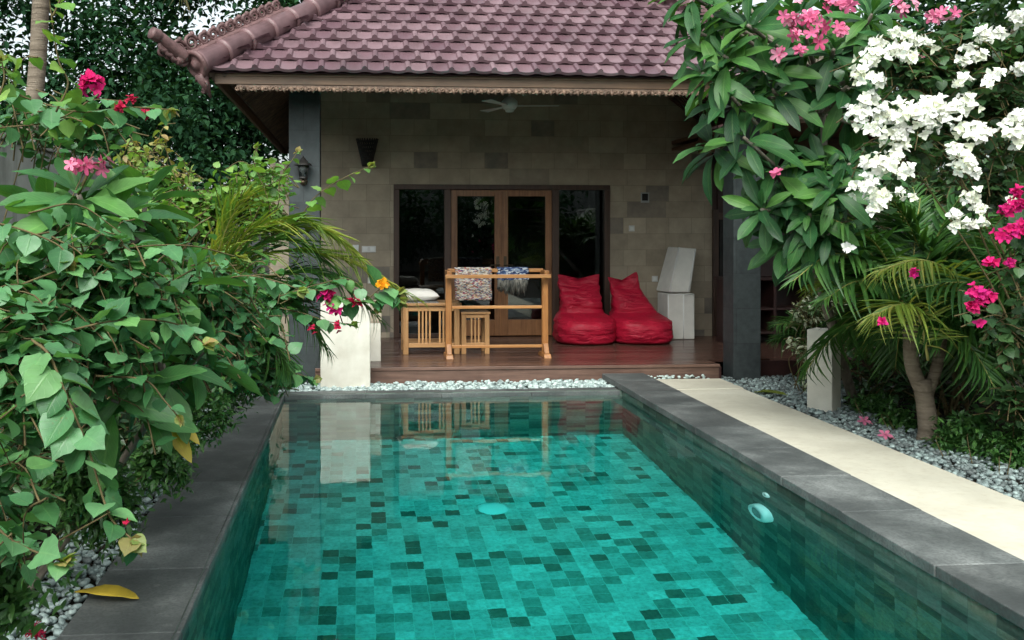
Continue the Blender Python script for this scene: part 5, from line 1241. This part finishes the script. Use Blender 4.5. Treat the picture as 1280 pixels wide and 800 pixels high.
# ------------------------------------------------------------------ trees beyond
def tree(label, base, crown, n, size, seed, mat='tree_leaf', th=.16, tl=.9, gap=.16, name='tree', group=None, Ts=T_OVAL, inner=.3):
    r = np.random.default_rng(seed); t = plant(name, label, 'tree', base, group); F = Foliage(); S = MB(); base = Vector(base)
    top = Vector(np.mean([c for c, _ in crown], axis=0)); p = catmull([base, base.lerp(top, .5) + Vector((.15, .1, 0)), top], 6)
    S.tube(p, [th * (1 - .6 * i / len(p)) for i in range(len(p))], 10)
    for c, q in crown:
        s = p[len(p) // 2]; c = Vector(c); S.tube(catmull([s, s.lerp(c, .5) + Vector((0, 0, -.2)), c], 5), [th * .4 * (1 - .12 * i) for i in range(11)], 7)
    twig_mass(F, None, crown, int(n * 1.7), tl, gap, size, Ts, r, .3, .1, trad=.010, inner=inner)
    S.build('trunk', M['bark'], t); F.build('crown', M[mat], t); return t
G_ = 'trees beyond the garden'
tree('dense dark tree farthest left behind the coconut palm', (-8.2, 19, -.05), [((-8.3, 19, 5.4), (2.2, 2, 1.9)), ((-6.7, 19.5, 4.0), (1.7, 1.8, 1.5)), ((-9.5, 19.5, 3.6), (1.8, 1.8, 1.8)), ((-6.6, 19.6, 6.6), (1.6, 1.6, 1.2))], 1250, .18, 81, group=G_)
tree('dense dark tree between the coconut palm and the roof corner', (-4.6, 20.5, -.05), [((-4.8, 20.5, 5.2), (2.0, 1.9, 1.9)), ((-3.3, 20.0, 4.2), (1.7, 1.6, 1.7)), ((-5.6, 20.2, 3.3), (1.7, 1.6, 1.4)), ((-4.0, 20.8, 7.2), (1.7, 1.6, 1.2))], 1500, .18, 82, group=G_)
tree('dark tree rising directly behind the left roof hip', (-1.2, 21.5, -.05), [((-1.6, 21.5, 5.6), (1.9, 1.8, 1.8)), ((.3, 21.8, 6.6), (1.9, 1.8, 1.5)), ((-2.6, 21.2, 3.8), (1.5, 1.5, 1.5)), ((-1.8, 21.8, 7.4), (1.6, 1.6, 1.1))], 1400, .18, 83, group=G_)
tree('low dark evergreen mass just beyond the end of the left wall', (-3.6, 15.2, -.05), [((-3.7, 15.2, 2.4), (1.3, 1.1, 1.2)), ((-2.4, 15.6, 2.2), (1.0, 1.0, 1.2)), ((-5.0, 15.4, 2.3), (1.3, 1.1, 1.1)), ((-3.2, 15.8, 3.4), (1.1, .9, .8))], 620, .15, 84, tl=.6, gap=.11, group=G_)
tree('leafy green tree filling the top right corner behind the white flowers', (8.3, 8.8, -.05), [((7.3, 8.9, 4.2), (1.5, 1.5, 1.1)), ((8.6, 8.6, 3.6), (1.4, 1.4, 1.1)), ((6.3, 9.6, 3.4), (1.2, 1.2, .9)), ((6.6, 8.4, 2.8), (1.0, 1.0, .7)), ((6.0, 7.2, 4.6), (1.6, 1.6, .9)), ((6.8, 5.2, 4.2), (1.5, 1.8, 1.0))], 800, .13, 85, mat='boug_dark', tl=.6, gap=.10, group=G_)  # nearer crown lobes are out of view, added to block sky and shade this side
tree('dark tree behind the right boundary wall', (8.8, 12.5, -.05), [((8.2, 12.5, 4.4), (1.9, 1.7, 1.6)), ((9.6, 12.0, 3.4), (1.6, 1.6, 1.5)), ((8.0, 11.6, 6.0), (1.6, 1.6, 1.1))], 620, .17, 86, tl=.7, gap=.13, group=G_)
GB = 'trees behind the viewer'
for i, (x, y, s) in enumerate(((-5.5, -11, 91), (.2, -12, 92), (5.8, -11, 93))):
    tree('broad dark tree on the near side of the garden, seen only in reflections', (x, y, -.05), [((x - 1.2, y, 2.4), (2.4, 1.5, 1.9)), ((x + 1.4, y, 2.2), (2.4, 1.5, 1.9)), ((x, y - .2, 1.2), (3.0, 1.2, 1.3))], 480, .30, s, tl=.9, gap=.2, group=GB)

# ------------------------------------------------------------------ light
w = bpy.data.worlds.new('World'); scene.world = w; w.use_nodes = True
nt = w.node_tree; bg = nt.nodes['Background']
sky = nt.nodes.new('ShaderNodeTexSky'); sky.sky_type = 'NISHITA'; sky.sun_disc = False
SUN_EL, SUN_AZ = 47, 197      # from behind the viewer, slightly to the left
sky.sun_elevation = R(SUN_EL); sky.sun_rotation = R(SUN_AZ); sky.air_density = 1.0; sky.dust_density = 4.0; sky.ozone_density = 1.0
hs = nt.nodes.new('ShaderNodeHueSaturation'); hs.inputs['Saturation'].default_value = .22; hs.inputs['Value'].default_value = 1.0
nt.links.new(sky.outputs[0], hs.inputs['Color']); tint = nt.nodes.new('ShaderNodeMix'); tint.data_type = 'RGBA'; tint.blend_type = 'MULTIPLY'; tint.inputs[0].default_value = 1; tint.inputs[7].default_value = (.93, 1, .985, 1); nt.links.new(hs.outputs[0], tint.inputs[6]); nt.links.new(tint.outputs[2], bg.inputs['Color']); bg.inputs['Strength'].default_value = .15
sd = bpy.data.lights.new('sun', 'SUN'); so = bpy.data.objects.new('sun', sd); COL.objects.link(so)
sd.energy = 1.5; sd.angle = R(40); sd.color = (1, .97, .92)
az, el = R(SUN_AZ), R(SUN_EL); dirv = Vector((math.sin(az) * math.cos(el), math.cos(az) * math.cos(el), math.sin(el)))
so.rotation_euler = dirv.to_track_quat('Z', 'Y').to_euler(); so.location = (0, -4, 9)

vs = scene.view_settings; vs.view_transform = 'Standard'; vs.look = 'None'; vs.exposure = 1.0; vs.gamma = 1; vs.use_curve_mapping = False
scene.render.engine = 'CYCLES'
cy = scene.cycles; cy.use_denoising = True; cy.max_bounces = 10; cy.diffuse_bounces = 4; cy.glossy_bounces = 5; cy.transmission_bounces = 8; cy.transparent_max_bounces = 8; cy.volume_bounces = 0
cy.caustics_refractive = True; cy.caustics_reflective = False; cy.sample_clamp_indirect = 6
